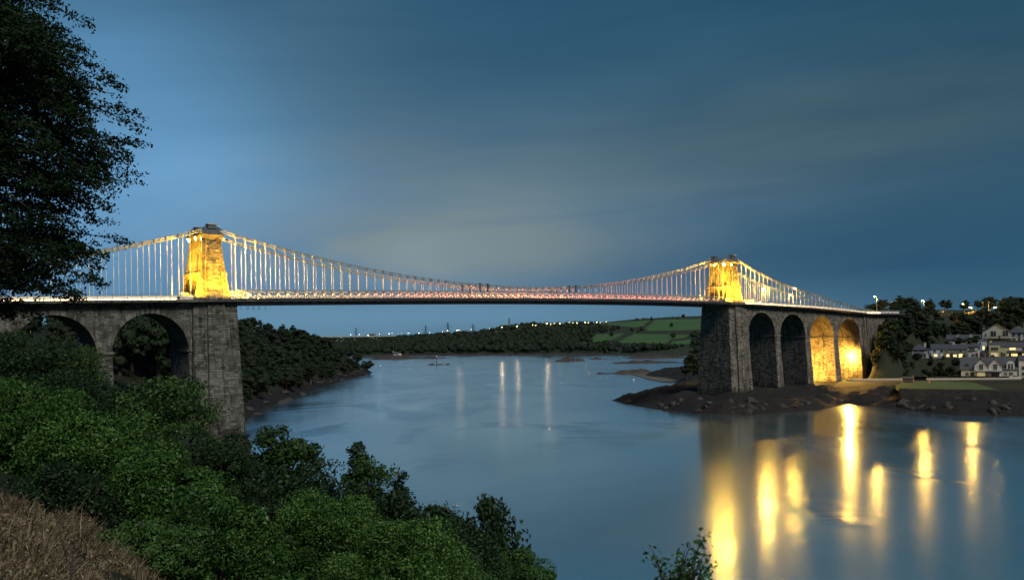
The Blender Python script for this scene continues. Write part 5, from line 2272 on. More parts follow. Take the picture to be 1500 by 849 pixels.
# lamps along the far road and ridge
FARL = [(cx / 5 + 500, cy / 5 + 440, 'c', s) for cx, cy, s in [(65, 248, .9), (127, 248, 1.1), (222, 250, 1.1), (275, 245, 1.2), (345, 242, 1.2), (370, 240, .7), (415, 243, .7), (440, 240, .7),
        (488, 240, 1.2), (565, 238, 1.2), (645, 235, 1.0), (738, 228, 1.2)]]
FARL += [(cx / 5 + 500, cy / 5 + 440, 'w', s) for cx, cy, s in [(192, 255, 1.3), (207, 256, 1.5), (771, 219, 1.7), (842, 217, 1.3), (856, 216, 1.7), (945, 210, 1.2), (1085, 205, .8),
        (1168, 194, 1.8), (1282, 187, 1.8), (1399, 180, 1.2), (1421, 180, 1.2), (1497, 169, 1.5)]]
FARL += [(cx / 4.717 + 780, cy / 4.717 + 440, 'w', s) for cx, cy, s in [(20, 170, 1.1), (95, 159, 1.6), (120, 163, 1.5), (146, 158, .8), (183, 158, 1.7), (250, 152, 1.2), (273, 153, 1.4),
        (303, 155, 1.5), (358, 150, 1.9), (382, 153, 1.5), (437, 149, 1.8), (465, 152, .9), (507, 148, .9)]]
STRONG = {671: 7000, 733: 9000, 756: 5000, 800: 8000, 843: 3000, 856: 5000, 541: 5000, 555: 2500}
for u, v, c, s in FARL:
    best = None
    for Y in np.arange(1150, 1720, 25.0):
        p = sight(u, v, Y)
        g = float(far_z(np.array([p.x]), np.array([p.y]))[0]) + 8 * s
        e = abs(g - p.z)
        if best is None or e < best[0]:
            best = (e, p)
    p = best[1]
    if u < 568:
        p = sight(u, v, 1646)
    street_lamp(p - Vector((0, 0, 7.9 * s * .8)), 0, FAR_LAMP_C if c == 'c' else FAR_LAMP_W,
                'small cool white lamp in the row along the far bridge road' if c == 'c' else 'small warm street lamp in the row on the far wooded ridge',
                'cool white lamps of the far road' if c == 'c' else 'warm lamps of the far ridge', STRONG.get(int(u), 0), s * .8, tone=(1.0, .66, .34) if c == 'w' else (.8, .9, 1.0))

# ------------------------------------------------------------------ village on the right bank
# 1 the white house with twin gables by the promenade
h, k = house_root(1448.5, 553.2, 348, 'white house with twin front gables and slate roof on the promenade', 'gabled_house', 0, 'house', VG)
gable_box(18.8, 8.5, 3.4, 7.6).build('wall', M['wall_white'], h)
mb = MB()
slab_roof(mb, 18.8, 8.5, 3.4, 7.6)
rf = mb.build('roof', M['slate'], h)
chimney(rf, -1.2, 4.2, 7.0, 8.9, 'brick_red')
mb = MB()
mb.hexa([(-8.1, .72, 4.25), (-6.8, .72, 4.25), (-6.8, 1.62, 5.13), (-8.1, 1.62, 5.13)], [(-8.1, .62, 4.37), (-6.8, .62, 4.37), (-6.8, 1.52, 5.25), (-8.1, 1.52, 5.25)])
mb.build('skylight', M['glass'], rf)
for x in (-2.55, 2.15):
    mb = MB()
    w = 4.5
    mb.add([(x - w / 2, -.9, 0), (x + w / 2, -.9, 0), (x + w / 2, -.9, 4.6), (x, -.9, 7.4), (x - w / 2, -.9, 4.6),
            (x - w / 2, 4, 0), (x + w / 2, 4, 0), (x + w / 2, 4, 4.6), (x, 4, 7.4), (x - w / 2, 4, 4.6)],
           [(4, 3, 2, 1, 0), (0, 1, 6, 5), (1, 2, 7, 6), (2, 3, 8, 7), (3, 4, 9, 8), (4, 0, 5, 9)])
    g = mb.build('gable', M['wall_white'], h)
    mb = MB()
    slab_roof(mb, w, 5, 4.6, 7.4, x0=x, y0=-.9, over=.3, axis='y')
    mb.build('gable_roof', M['slate'], g)
    window(h, x, 3.1, 1.3, 2.1, -.9, None, 'wall_white', 1)
    window(h, x, .4, 2.6, 1.7, -.9, 'lit_window_soft' if x < 0 else None, 'wall_white', 3)
    mb = MB()
    mb.box(x - 2.3, x + 2.3, -2.2, -.9, 2.55, 2.75)
    for i in range(14):
        mb.box(x - 2.2 + i * .338, x - 2.17 + i * .338, -2.15, -2.11, 2.75, 3.6)
    mb.box(x - 2.25, x + 2.25, -2.18, -2.08, 3.6, 3.68)
    mb.build('balcony', M['wall_pale'], h)
window(h, -7.4, .9, 1.1, 1.2)
door(h, -5.6, 1.2, 2.1)
window(h, 5.6, 1.1, .8, .9)
window(h, 7.4, .9, 1.2, 1.3)
mb = MB()
pts = [(5.9, 2.9), (8.6, 2.9), (8.6, 5.2)] + [(7.25 + 1.35 * math.cos(a), 5.2 + 1.1 * math.sin(a)) for a in np.linspace(.2, PI - .2, 7)] + [(5.9, 5.2)]
mb.rings([[(x, y, z) for x, z in pts] for y in (-.12, 2.6)])
dm = mb.build('dormer', M['wall_white'], h)
for x in (6.75, 7.75):
    window(h, x, 3.3, .62, 2.0, -.12, None, 'wall_white', 0)
mb = MB()
mb.box(-9.6, 9.6, -3.2, -2.9, -.4, .8)
mb.build('garden_wall', M['stone_dark'], h)

# 2-5 the upper terrace
D2 = 376
def px_terrace(u0, u1, v0, ve, vr, d, wall, label, depth=6.5, roof='x', name='terraced_house', roofmat='slate', chim=(), wins=(), doors=(), extra=0.0):
    h, k = house_root((u0 + u1) / 2, v0, d, label, name, extra, 'house', VG)
    w = (u1 - u0) * k
    he, hr = (v0 - ve) * k, (v0 - vr) * k
    if roof == 'hip':
        mb = MB()
        mb.box(-w / 2, w / 2, 0, depth, -1.0, he)
        mb.build('wall', M[wall], h)
        mb = MB()
        o = .4
        q = [(-w / 2 - o, -o, he - .1), (w / 2 + o, -o, he - .1), (w / 2 + o, depth + o, he - .1), (-w / 2 - o, depth + o, he - .1)]
        rx = max(.3, w / 2 - depth / 2)
        mb.add(q + [(a, b, z + .12) for a, b, z in q] + [(-rx, depth / 2, hr), (rx, depth / 2, hr)],
               [(3, 2, 1, 0), (0, 1, 5, 4), (1, 2, 6, 5), (2, 3, 7, 6), (3, 0, 4, 7), (4, 5, 9, 8), (5, 6, 9), (6, 7, 8, 9), (7, 4, 8)])
        rf = mb.build('roof', M[roofmat], h)
    elif roof == 'front':
        mb = MB()
        mb.add([(-w / 2, 0, -1), (w / 2, 0, -1), (w / 2, 0, he), (0, 0, hr), (-w / 2, 0, he), (-w / 2, depth, -1), (w / 2, depth, -1), (w / 2, depth, he), (0, depth, hr), (-w / 2, depth, he)],
               [(4, 3, 2, 1, 0), (5, 6, 7, 8, 9), (0, 1, 6, 5), (1, 2, 7, 6), (2, 3, 8, 7), (3, 4, 9, 8), (4, 0, 5, 9)])
        mb.build('wall', M[wall], h)
        mb = MB()
        slab_roof(mb, w, depth, he, hr, over=.5, axis='y', th=.22)
        rf = mb.build('roof', M[roofmat], h)
    elif roof == 'flat':
        mb = MB()
        mb.box(-w / 2, w / 2, 0, depth, -1, he)
        mb.build('wall', M[wall], h)
        mb = MB()
        mb.hexa([(-w / 2 - .2, -.2, he), (w / 2 + .2, -.2, he), (w / 2 + .2, depth + .2, he), (-w / 2 - .2, depth + .2, he)],
                [(-w / 2 - .2, -.2, he + .15), (w / 2 + .2, -.2, he + .15), (w / 2 + .2, depth + .2, hr), (-w / 2 - .2, depth + .2, hr)])
        rf = mb.build('roof', M[roofmat], h)
    else:
        g = gable_box(w, depth, he + 1, hr + 1, z0=-1)
        g.build('wall', M[wall], h)
        mb = MB()
        slab_roof(mb, w, depth, he, hr, over=.18)
        rf = mb.build('roof', M[roofmat], h)
    uc = (u0 + u1) / 2
    for (cu, cv, m) in chim:
        chimney(rf, (cu - uc) * k, depth / 2, hr - 1.2, (v0 - cv) * k - .3, m)
    for (a, b, c, d_, lit) in wins:           # u centre, v bottom, width px, height px
        window(h, (a - uc) * k, (v0 - b) * k, c * k, d_ * k, 0, lit, 'wall_white' if wall != 'wall_white' else 'wall_pale', 1 if c * k > .9 else 0)
    for (a, w_, hh, m) in doors:
        door(h, (a - uc) * k, w_, hh, 0, m)
    return h, k


def cx(x):
    return 1320 + x / 7.717


def cy(y):
    return 460 + y / 7.717


def Wn(x, y0, y1, w, lit=None):
    return (cx(x), cy(y1), w / 7.717, (y1 - y0) / 7.717, lit)


L1, L2 = 'lit_window', 'lit_window_soft'
h, k = px_terrace(cx(135), cx(285), cy(495), cy(400), cy(338), D2, 'wall_pink', 'small pale house with a hipped slate roof at the outer end of the terrace', 5.5, 'hip',
                  'hipped_house', chim=[(cx(268), cy(318), 'wall_white')], wins=[Wn(165, 405, 425, 22), Wn(235, 403, 422, 40)], doors=[(cx(262), .9, 2.0, 'timber')])
mb = MB()
slab_roof(mb, 3.2, 2.6, 1.4, 2.5, x0=-.4, y0=-2.4)
mb.box(-1.9, 1.1, -2.3, 0, -.8, 1.4)
mb.build('porch', M['slate'], h)
px_terrace(cx(290), cx(340), cy(490), cy(405), cy(385), D2 + .5, 'wall_blue', 'narrow pale blue link house between the hipped house and the white cottage', 5, 'flat',
           wins=[Wn(312, 415, 440, 18)], doors=[(cx(325), .8, 2.0, 'timber')])
px_terrace(cx(345), cx(470), cy(490), cy(395), cy(342), D2, 'wall_white', 'white terraced cottage with a glowing downstairs window, next to the blue link house',
           chim=[], wins=[Wn(382, 402, 425, 22), Wn(455, 403, 425, 24), Wn(392, 452, 478, 34, L1), Wn(458, 458, 474, 16, L2)], doors=[(cx(430), .9, 1.9, 'wall_blue')])
px_terrace(cx(470), cx(735), cy(490), cy(395), cy(342), D2 + .3, 'wall_olive', 'long olive terraced house with three glowing downstairs windows',
           chim=[(cx(597), cy(310), 'wall_white')], wins=[Wn(528, 408, 430, 26), Wn(668, 400, 424, 22), Wn(536, 452, 480, 28, L1), Wn(608, 456, 480, 34, L1), Wn(667, 448, 488, 38, L1)],
           doors=[(cx(575), .9, 1.9, 'timber')])
h, k = px_terrace(cx(735), cx(880), cy(490), cy(392), cy(342), D2 - .2, 'wall_white', 'white terraced house with a wide dark dormer at the end of the terrace',
                  chim=[(cx(748), cy(308), 'stone_cap')], wins=[Wn(755, 450, 472, 20), Wn(815, 450, 475, 26)], doors=[(cx(850), .9, 1.9, 'timber')])
mb = MB()
mb.box(-1.9, 1.9, -.25, 2.4, 2.9, 4.3)
dm = mb.build('dormer', M['wall_white'], h)
mb = MB()
mb.hexa([(-2.3, -.5, 4.31), (2.3, -.5, 4.31), (2.3, 2.8, 4.31), (-2.3, 2.8, 4.31)], [(-2.3, -.5, 4.45), (2.3, -.5, 4.45), (2.3, 2.8, 4.9), (-2.3, 2.8, 4.9)])
mb.build('dormer_roof', M['slate'], dm)
window(h, -.2, 3.0, 1.9, 1.1, -.25, None, 'wall_pale', 2)
h, k = px_terrace(cx(882), cx(965), cy(478), cy(300), cy(285), D2 + 6, 'wall_blue', 'tall narrow pale blue house with one lit upstairs window', 6, 'flat', 'tall_house',
                  wins=[Wn(932, 360, 402, 20, L1), Wn(915, 420, 440, 20), Wn(900, 320, 345, 18)], doors=[(cx(900), .9, 2.0, 'timber')])
# 6 cream house with two gables behind the terrace
h, k = house_root(cx(710), cy(345), 402, 'cream house with two low gables rising behind the terrace', 'twin_gabled_house', 0, 'house', VG)
w = 340 / 7.717 * k
gable_box(w, 8, 2.4 + 2, 4.0 + 2, z0=-2).build('wall', M['wall_cream'], h)
mb = MB()
slab_roof(mb, w, 8, 2.4, 4.25)
rf = mb.build('roof', M['slate'], h)
for x0, cxx in ((-.2, 655), (.2, 785)):
    x = (cxx - 715) / 7.717 * k
    mb = MB()
    ww = 5.0
    mb.add([(x - ww / 2, -.8, -2), (x + ww / 2, -.8, -2), (x + ww / 2, -.8, 1.2), (x, -.8, 3.2), (x - ww / 2, -.8, 1.2),
            (x - ww / 2, 3, -2), (x + ww / 2, 3, -2), (x + ww / 2, 3, 1.2), (x, 3, 3.2), (x - ww / 2, 3, 1.2)],
           [(4, 3, 2, 1, 0), (0, 1, 6, 5), (1, 2, 7, 6), (2, 3, 8, 7), (3, 4, 9, 8), (4, 0, 5, 9)])
    g = mb.build('gable', M['wall_cream'], h)
    mb = MB()
    slab_roof(mb, ww, 4, 1.2, 3.2, x0=x, y0=-.8, over=.25, axis='y')
    mb.build('gable_roof', M['slate'], g)
    chimney(rf, x, -.2, 2.6, 4.3, 'wall_cream', .9)
    window(h, x, -.6, 1.0, 1.1, -.8)
# 7 chalet
h, k = px_terrace(cx(935), cx(1225), cy(290), cy(195), cy(105), 424, 'wall_pale', 'wide gabled chalet with two big dark windows, high on the slope', 9, 'front', 'chalet',
                  chim=[], wins=[Wn(1048, 190, 245, 55), Wn(1168, 190, 245, 55), Wn(970, 220, 245, 18)], doors=[(cx(1108), .9, 2.0, 'timber')])
chimney(h, -5.2, 5, 2.2, 6.2, 'stone_cap', 1.0)
mb = MB()
mb.box(-6, 8, -2.0, -.02, .55, .72)
for i in range(15):
    mb.box(-5.9 + i * .98, -5.82 + i * .98, -1.95, -1.87, .72, 1.7)
mb.box(-6, 8, -1.98, -1.84, 1.7, 1.8)
mb.build('balcony', M['timber'], h)
# 8 hipped house at the frame edge
px_terrace(cx(1218), cx(1440), cy(312), cy(207), cy(130), 432, 'wall_white', 'white house with a hipped slate roof beside the chalet, at the frame edge', 9, 'hip', 'hipped_house',
           chim=[(cx(1385), cy(95), 'brick_red')], wins=[Wn(1280, 215, 245, 28), Wn(1335, 215, 250, 30), Wn(1285, 275, 308, 26), Wn(1390, 215, 250, 28), Wn(1390, 275, 305, 30)],
           doors=[(cx(1335), 1.0, 2.1, 'timber')])
# 9 yellow and white terrace
h, k = px_terrace(cx(1000), cx(1180), cy(488), cy(368), cy(320), D2 + 2, 'wall_yellow', 'yellow terraced house with a square bay, below the chalet', 7, 'x', 'terraced_house',
                  chim=[(cx(1022), cy(295), 'wall_yellow')], wins=[Wn(1158, 440, 475, 24)], doors=[(cx(1135), 1.0, 2.1, 'timber')])
mb = MB()
xb = (1062 - 1090) / 7.717 * k
mb.box(xb - 2.0, xb + 2.0, -1.0, 0, -.9, 4.9)
mb.build('bay', M['wall_yellow'], h)
window(h, xb, 3.0, 2.6, 1.2, -1.0, None, 'wall_pale', 2)
window(h, xb, .5, 2.6, 1.4, -1.0, L2, 'wall_pale', 2)
h, k = px_terrace(cx(1183), cx(1460), cy(492), cy(372), cy(322), D2 + 1.6, 'wall_white', 'white terraced house with a lit ground floor, next to the yellow one', 7, 'x', 'terraced_house',
                  chim=[(cx(1395), cy(290), 'brick_red')], wins=[Wn(1268, 378, 402, 60, L1), Wn(1385, 380, 402, 40), Wn(1210, 445, 472, 40, L2), Wn(1285, 445, 472, 60, L1), Wn(1390, 445, 475, 50, L1)],
                  doors=[(cx(1342), 1.0, 2.1, 'timber')])
mb = MB()
mb.hexa([(-6.5, -1.5, 2.3), (6.5, -1.5, 2.3), (6.5, 0, 2.9), (-6.5, 0, 2.9)], [(-6.5, -1.5, 2.42), (6.5, -1.5, 2.42), (6.5, 0, 3.05), (-6.5, 0, 3.05)])
for x in (-6, -2, 2, 6):
    mb.box(x - .07, x + .07, -1.4, -1.26, -.8, 2.3)
mb.build('veranda', M['slate'], h)
# 10 tall white house cut by the frame
px_terrace(cx(1345), cx(1530), cy(742), cy(520), cy(470), 342, 'wall_white', 'tall white house at the frame edge beside the parked car', 8, 'x', 'tall_house',
           wins=[Wn(1388, 590, 625, 26), Wn(1388, 655, 690, 26), Wn(1460, 590, 625, 26)], doors=[(cx(1440), 1.0, 2.1, 'timber')])
# 11 lit building among the ridge trees
px_terrace(1441, 1450, 461.5, 456, 453, 475, 'wall_olive', 'small cream building glowing by a lamp on the wooded ridge', 5, 'x', 'hut', wins=[(1445.5, 461, 3, 3, L1)])
for (u, lab) in [(1440, 'tall bare mast on the wooded ridge, nearer the lit hut'), (1448.5, 'tall bare mast on the wooded ridge, farther from the lamp pair')]:
    p = sight(u, 462, 472)
    r = empty('mast', p, 0, lab, 'mast', 'twin masts on the ridge')
    mb = MB()
    mb.path([(0, 0, -2), (0, 0, 4), (0, 0, 7.4)], [.16, .13, .09], 6)
    mb.build('pole', M['post'], r)
    mb = MB()
    mb.box(-.5, .5, -.05, .05, 7.0, 7.12)
    mb.build('cross_arm', M['post'], r)
# small lights in the trees: lit windows of hidden cottages
for (u, v, w, lab) in [(1382, 456.5, 6, 'low cottage with a lit window half hidden on the wooded ridge'), (1378, 465.5, 9, 'long low cottage with a row of small lit windows in the trees'),
                       (1454, 488, 5, 'small lit garden room beside the tall pale blue house')]:
    h, k = px_terrace(u - w * .7, u + w * .7, v + 1.6, v - 1.4, v - 2.8, 452 if v < 480 else 425, 'wall_olive', lab, 4, 'x', 'cottage',
                      wins=[(u + dx, v + .6, 1.6, 1.4, L1) for dx in ((-4, 0, 4) if w > 8 else (0, 2))])

# street lamp in front of the yellow terrace, slim post
lamp_at(cx(1066), cy(355), D2 - 6, 'slim grey lamp post before the yellow terraced house', 0, PI, 7.5, meshes=lamp_meshes(7.5, .9, .22, 'wall_cream', .06))


# ------------------------------------------------------------------ quay, lawn, promenade
LZ = 5.95
lw = [onz(u, v, LZ) for u, v in [(1312, 564), (1326, 558.5), (1421, 558.2), (1462, 570.5), (1318, 568.5)]]
mb = MB()
mb.add([(p.x, p.y, LZ) for p in lw] + [(p.x, p.y, LZ - 1.2) for p in lw],
       [(0, 1, 2, 3, 4), (5, 6, 1, 0), (6, 7, 2, 1), (7, 8, 3, 2), (8, 9, 4, 3), (9, 5, 0, 4)])
tag(mb.build('lawn', M['lawn']), kind='structure')
# dark sea wall below the lawn
a, b = onz(1318, 569.6, LZ - .1), onz(1466, 571.6, LZ - .1)
mb = MB()
n = 16
rs = []
for i in range(n + 1):
    p = a.lerp(b, i / n)
    rs.append([(p.x, p.y - 1.6, -1), (p.x, p.y + .7, -1), (p.x, p.y + .7, LZ + .12), (p.x, p.y - .2, LZ + .12)])
mb.rings(rs)
sw = mb.build('sea_wall', M['wall_stone'])
tag(sw, 'dark battered sea wall below the village lawn', 'wall')
fbm = MB()
facing(fbm, (a.x, a.y - 1.25, .8), (b.x, b.y - 1.25, .8), (b.x, b.y - .22, LZ), (a.x, a.y - .22, LZ), .6, 1.2, (.02, .14))
stone_part(fbm, 'stone_facing', M['wall_stone'], sw)
# promenade with a pale low wall
PZ = 6.2
p0, p1 = onz(1246, 556.0, PZ), onz(1496, 554.6, PZ)
mb = MB()
mb.hexa([(p0.x, p0.y - .3, PZ - 2), (p1.x, p1.y - .3, PZ - 2), (p1.x, p1.y + 4.4, PZ - 2), (p0.x, p0.y + 4.4, PZ - 2)],
        [(p0.x, p0.y - .3, PZ), (p1.x, p1.y - .3, PZ), (p1.x, p1.y + 4.4, PZ), (p0.x, p0.y + 4.4, PZ)])
tag(mb.build('promenade_pavement', M['pave']), kind='structure')
mb = MB()
mb.hexa([(p0.x, p0.y, PZ), (p1.x, p1.y, PZ), (p1.x, p1.y + .3, PZ), (p0.x, p0.y + .3, PZ)],
        [(p0.x, p0.y, PZ + .42), (p1.x, p1.y, PZ + .42), (p1.x, p1.y + .3, PZ + .42), (p0.x, p0.y + .3, PZ + .42)])
pw = mb.build('promenade_wall', M['wall_cream'])
tag(pw, 'long low pale wall edging the promenade behind the lawn', 'wall')
# dark garden wall / hedge bank at the right of the lawn
h1 = onz(1425, 557.5, LZ)


def on_east(u, v, guess=330):
    d = guess
    for _ in range(25):
        p = sight(u, v, d)
        g = float(east_z(np.array([p.x]), np.array([p.y]))[0])
        d += (p.z - g) * 2.0
        d = max(255, min(600, d))
    p.z = g
    return p


# things on and by the lawn
def picnic_table(u, v, label):
    p = onz(u, v, LZ)
    r = empty('picnic_table', p, .3, label, 'table', 'picnic tables on the lawn')
    mb = MB()
    mb.box(-.95, .95, -.4, .4, .72, .78)
    mb.build('table_top', M['timber'], r)
    for y in (-.75, .75):
        mb = MB()
        mb.box(-.95, .95, y - .15, y + .15, .44, .49)
        mb.build('seat', M['timber'], r)
    for x in (-.7, .7):
        mb = MB()
        mb.bar((x, -.7, 0), (x, -.25, .72), .08, .08)
        mb.bar((x, .7, 0), (x, .25, .72), .08, .08)
        mb.bar((x, -.8, .42), (x, .8, .42), .08, .08)
        mb.build('leg', M['timber'], r)


picnic_table(1399.5, 559.8, 'dark picnic table on the lawn before the twin gabled house')
picnic_table(1423, 559.6, 'dark picnic table at the lawn edge, closest to the sea wall end')
p = onz(1330, 560.2, LZ)
r = empty('wooden_shed', p, -.3, 'grey wooden shed standing at the outer end of the lawn', 'shed')
mb = MB()
mb.box(-1.7, 1.7, 0, 2.2, 0, 1.5)
mb.build('wall', M['timber'], r)
mb = MB()
mb.hexa([(-1.9, -.2, 1.5), (1.9, -.2, 1.5), (1.9, 2.4, 1.5), (-1.9, 2.4, 1.5)], [(-1.9, -.2, 1.62), (1.9, -.2, 1.62), (1.9, 2.4, 1.95), (-1.9, 2.4, 1.95)])
mb.build('roof', M['slate'], r)
mb = MB()
mb.box(-.5, .4, -.05, .02, .02, 1.35)
mb.build('door', M['bark'], r)
p = onz(1348, 557.2, PZ)
r = empty('bus_shelter', p, -.3, 'low dark shelter by the promenade wall next to the shed', 'shelter')
mb = MB()
mb.box(-2.1, 2.1, 1.3, 1.4, 0, 1.6)
for x in (-2.1, 2.02):
    mb.box(x, x + .08, 0, 1.3, 0, 1.6)
mb.build('panel', M['timber'], r)
mb = MB()
mb.box(-2.3, 2.3, -.2, 1.6, 1.6, 1.72)
mb.build('roof', M['slate'], r)
mb = MB()
mb.box(-1.8, 1.8, .9, 1.28, .4, .46)
mb.build('seat', M['timber'], r)
p = onz(1361.5, 561, LZ)
r = empty('marker_post', p, 0, 'short orange marker post on the lawn', 'post')
mb = MB()
mb.path([(0, 0, -.1), (0, 0, .5), (0, 0, .85)], [.22, .2, .17], 8)
mb.build('shaft', simple('orange_paint', (.55, .2, .06), .6), r)
mb = MB()
mb.path([(0, 0, .85), (0, 0, .95), (0, 0, 1.0)], [.24, .24, .1], 8)
mb.build('cap', M['wall_white'], r)

# pale parked car beside the twin gabled house
p = sight(cx(1292), cy(733), 341)
r = empty('parked_car', p, -.25, 'small pale car parked between the twin gabled house and the tall white house', 'car')
M['car'] = simple('car_paint', (.55, .50, .50), .3, .05, 1.0)
mb = MB()
side = [(-2.0, .35), (2.0, .35), (2.05, .7), (1.9, .88), (1.1, .95), (.55, 1.42), (-1.0, 1.45), (-1.75, .98), (-2.02, .85)]
mb.rings([[(x, y, z) for x, z in side] for y in (-.82, .82)])
body = mb.build('body', M['car'], r)
mb = MB()
mb.rings([[(x, y, z) for x, z in [(.95, .98), (.5, 1.36), (-.95, 1.39), (-1.55, 1.0)]] for y in (-.84, .84)])
mb.build('window', M['glass'], body)
for x in (-1.25, 1.25):
    for y in (-.78, .78):
        mb = MB()
        mb.tube((x, y - .1, .32), (x, y + .1, .32), .32, n=14)
        wh = mb.build('wheel', M['iron_dark'], r)
        mb = MB()
        mb.tube((x, y - .12, .32), (x, y + .12, .32), .18, n=10)
        mb.build('rim', M['post'], wh)
for y in (-.6, .6):
    mb = MB()
    mb.box(1.98, 2.07, y - .15, y + .15, .62, .76)
    mb.build('headlight', M['wall_white'], r)

# rocks of the foreshore
rng = np.random.default_rng(31)
RK = []
for i in range(84):
    u = rng.uniform(905, 1190) if i < 50 else rng.uniform(1225, 1480)
    v = rng.uniform(584, 604)
    p = on_east(u, v, 300)
    if p.z < .4 or p.z > 5:
        continue
    RK.append(p)
proto = [boulder(None, (0, 0, 0), 1.0, M['rock'], 'foreshore_rock', None, .6, 50 + k, 0, 1.3, 2) for k in range(3)]
for i, p in enumerate(RK):
    o = proto[i] if i < 3 else proto[i % 3].copy()
    if i >= 3:
        COL.objects.link(o)
    k = rng.uniform(.5, 1.7)
    o.location = p - Vector((0, 0, .25 * k))
    o.rotation_euler = (rng.uniform(-.4, .4), rng.uniform(-.4, .4), rng.uniform(0, 6))
    o.scale = (k * rng.uniform(.8, 1.5), k, k * rng.uniform(.9, 1.6))
    tag(o, 'dark wet rock among many on the foreshore below the far viaduct', 'rock', 'rocks of the foreshore')

# ------------------------------------------------------------------ trees of the village hillside
HB = [(1336, 1420, 500, 526), (1388, 1447, 488, 526), (1410, 1487, 519, 556), (1438, 1482, 472, 500), (1446, 1500, 498, 527), (1474, 1500, 474, 502), (1490, 1500, 516, 557),
      (1437, 1455, 446, 464), (1370, 1390, 452, 468)]


def covers_house(u, vt, vb, w, Yt):
    for a, b, c, d in HB:
        hd = 345 if d > 540 else (376 if d > 510 else (425 if d > 480 else 470))
        if Yt < hd and u + w > a and u - w < b and vt < d - 1 and vb > c:
            return True
    return False


def inside_house(p):
    """keeps trunks out of the houses themselves"""
    u, v = pix(p)
    for a, b, c, d in HB:
        hd = 345 if d > 540 else (376 if d > 510 else (425 if d > 480 else 470))
        if a - 3 < u < b + 3 and hd - 4 < p[1] < hd + 12:
            return True
    return False


GV = 'trees of the wooded village hillside'
rng = np.random.default_rng(101)
n, tries = 0, 0
RV = lambda u: np.interp(u, [1255, 1272, 1285, 1300, 1306, 1330, 1360, 1400, 1440, 1480, 1510], [455, 440, 434, 437, 440, 437, 436, 435, 432, 430, 429])


def zone(u, v, Y):
    if u < 1335:
        return 'dark tree on the slope beside the curved end wall of the far viaduct' if v > 462 else 'dark tree on the ridge between the viaduct end and the lone amber lamp'
    if v < 466:
        return 'dark tree on the ridge among the amber street lamps' if u < 1470 else 'dark tree on the ridge past the twin masts, at the frame edge'
    return 'dark tree in the wood above the terrace roofs' if u < 1435 else 'dark tree in the wood behind the chalet'


for row, (vv_, cnt) in enumerate([(456, 24), (463, 24), (471, 26), (480, 26), (490, 22), (500, 18), (511, 16), (522, 14), (533, 12), (543, 9)]):
    for i in range(cnt):
        u = 1268 + (i + rng.uniform(.05, .95)) / cnt * 250
        v = vv_ + rng.uniform(-4, 4)
        p = march(u, v, east_z, 335, 640, 2.0)
        if p is None or inside_house(p):
            continue
        s = (p.x - A_.x) * BU.x + (p.y - A_.y) * BU.y
        t = (p.x - A_.x) * BVv.x + (p.y - A_.y) * BVv.y
        if s < s_a + 27 and -4 < t < 15:
            continue
        if t < 0 and s < s_a + 4:
            continue
        Y = p.y
        h = rng.uniform(6, 10.5) if v < 505 else rng.uniform(3, 6)
        lim = float(RV(u)) + rng.uniform(0, 5)
        h = min(h, (v - lim) * Y / FPX)
        if u < 1312:
            h = min(h, max(0, (v - np.interp(u, [1268, 1285, 1300, 1312], [520, 486, 466, 440])) * Y / FPX))
        if h < 2:
            continue
        wide = rng.uniform(1.1, 1.6)
        w = h * .38 * wide * FPX / Y
        vt = v - h * FPX / Y
        if covers_house(u, vt, v, w * .75, Y):
            h *= .5
            w *= .5
            vt = v - h * FPX / Y
            if covers_house(u, vt, v, w * .8, Y):
                continue
        if any(abs(u - lu) < w * .9 and vt < lv + 7 and Y < ld + 6 for lu, lv, ld in [(1281, 434, 405), (1351, 440, 440), (1410, 445, 470), (1421, 450, 455), (1457, 450, 470), (1445, 455, 475), (1381, 457, 452)]):
            continue
        plant(n, p - Vector((0, 0, .3)), h, rng.uniform(0, 6), zone(u, v, Y) if v < 520 else 'low bushy tree in the gardens between viaduct and village',
              GV if v < 520 else 'low trees of the village gardens', wide)
        n += 1
for i in range(22):                      # growth along the foot of the curved end wall
    u, v = 1267 + i * 3.0 + rng.uniform(-2, 2), rng.uniform(506, 552)
    p = march(u, v, east_z, 335, 480, 1.5)
    if p is None:
        continue
    h = min(rng.uniform(3, 7), max(1.5, (v - np.interp(u, [1266, 1290, 1310, 1335], [512, 480, 462, 450])) * p.y / FPX))
    plant(n, p - Vector((0, 0, .4)), h, rng.uniform(0, 6), 'dark bushy tree at the foot of the curved end wall of the far viaduct', GV, rng.uniform(1.0, 1.4))
    n += 1
for i in range(16):
    u, v = rng.uniform(1268, 1300), rng.uniform(520, 552)
    p = march(u, v, east_z, 330, 480, 1.5)
    if p is None:
        continue
    plant(i, p - Vector((0, 0, .3)), rng.uniform(1.8, 4.2), rng.uniform(0, 6), 'dark scrub at the foot of the curved end wall of the far viaduct', 'scrub by the viaduct end', rng.uniform(1.2, 1.7), 'wild_shrub', 'shrub')
for i in range(26):                      # crowns on the skyline behind the road
    u = rng.uniform(1262, 1520)
    Y = rng.uniform(470, 560) if u > 1300 else rng.uniform(420, 470)
    X = (u - 750) / FPX * Y
    z = float(east_z(np.array([X]), np.array([Y]))[0])
    top = sight(u, float(RV(u)) + rng.uniform(-1, 5), Y).z
    if top - z < 3.5:
        continue
    plant(n, (X, Y, z - .3), min(top - z, 16), rng.uniform(0, 6), 'dark tree on the skyline behind the amber street lamps', 'skyline trees behind the village', rng.uniform(1.0, 1.4))
    n += 1
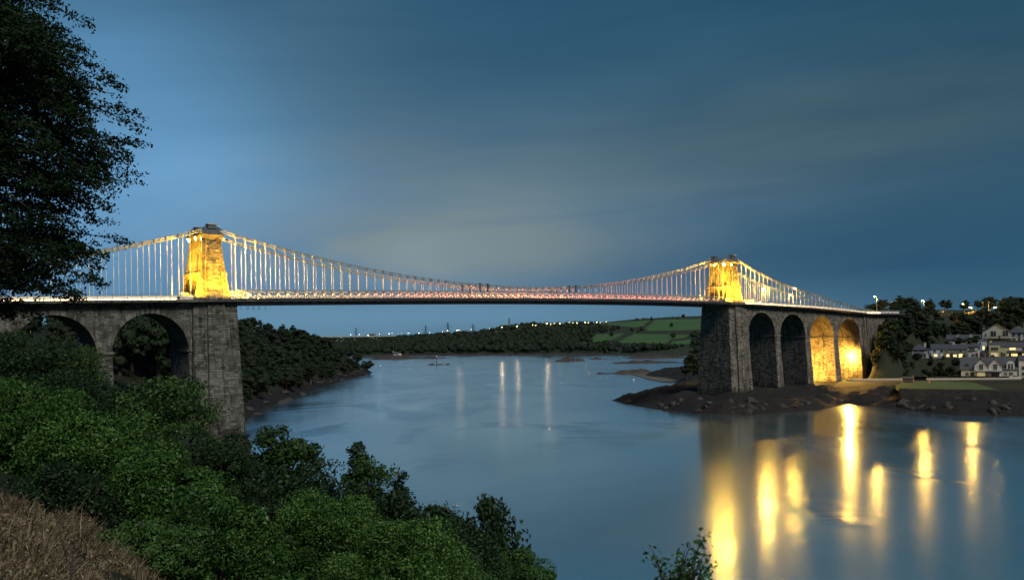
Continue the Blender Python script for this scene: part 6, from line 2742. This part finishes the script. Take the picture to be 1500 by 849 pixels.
for (u, Y, vt, wd) in [(1276, 428, 434, 1.5), (1294, 440, 436, 1.3), (1284, 452, 440, 1.4)]:
    X = (u - 750) / FPX * Y
    z = float(east_z(np.array([X]), np.array([Y]))[0])
    h = min(sight(u, vt, Y).z - z, 14)
    plant(n, (X, Y, z - .3), h, u, 'dark rounded tree behind the amber lamp where the road leaves the bridge', 'skyline trees behind the village', wd)
    n += 1
for i in range(48):
    u = rng.uniform(1318, 1505)
    p = march(u, rng.uniform(452, 472), east_z, 335, 640, 2.0)
    if p is None or inside_house(p):
        continue
    plant(i, p - Vector((0, 0, .3)), rng.uniform(1.8, 3.6), rng.uniform(0, 6), 'dark scrub on the slope below the amber street lamps', 'scrub on the ridge', rng.uniform(1.3, 1.9), 'wild_shrub', 'shrub')
# dark trees against the side of the far tower pier
for i, (u, v, h, wd, d, lab) in enumerate([(1018, 545, 13, 1.0, 455, 'tall dark tree beside the far tower pier, above the cove'),
                                        (1006, 551, 8, 1.3, 440, 'bushy dark tree at the head of the cove sand'),
                                        (1023, 530, 14, 1.0, 520, 'dark tree just showing past the far tower pier, highest of the cove trees'),
                                        (1012, 530, 9, 1.2, 600, 'small dark tree behind the cove, before the far fields'),
                                        (1024, 553, 9, 1.2, 425, 'low dark tree at the foot of the far tower pier')]):
    p = sight(u, v, d)
    p.z = float(east_z(np.array([p.x]), np.array([p.y]))[0]) - .4
    plant(i + 1, p, h, i, lab, None, wd)
# garden shrubs along the promenade
GS = 'shrubs of the promenade gardens'
for i in range(92):
    u, v = rng.uniform(1268, 1412), rng.uniform(510, 553.5)
    p = on_east(u, v, 350)
    if inside_house(p) or covers_house(u, v - 8, v, 5, p.y):
        continue
    plant(i, p - Vector((0, 0, .5)), rng.uniform(1.4, 3.4), rng.uniform(0, 6), 'low dark shrub in the gardens behind the promenade wall', GS, rng.uniform(1.2, 2.0), 'garden_shrub', 'shrub')
for i in range(9):
    u = 1422 + i * 7.5
    p = sight(u, 556 + rng.uniform(0, 1), 343)
    if abs(u - cx(1292)) > 7:
        plant(i, p - Vector((0, 0, .3)), rng.uniform(1.0, 1.6), rng.uniform(0, 6), 'clipped dark shrub along the garden wall of the twin gabled house', 'shrubs before the twin gabled house', 1.3, 'garden_shrub', 'shrub')
for o in PROTO:
    if o.location.z < -100:
        for c in list(o.children):
            bpy.data.objects.remove(c)
        bpy.data.objects.remove(o)
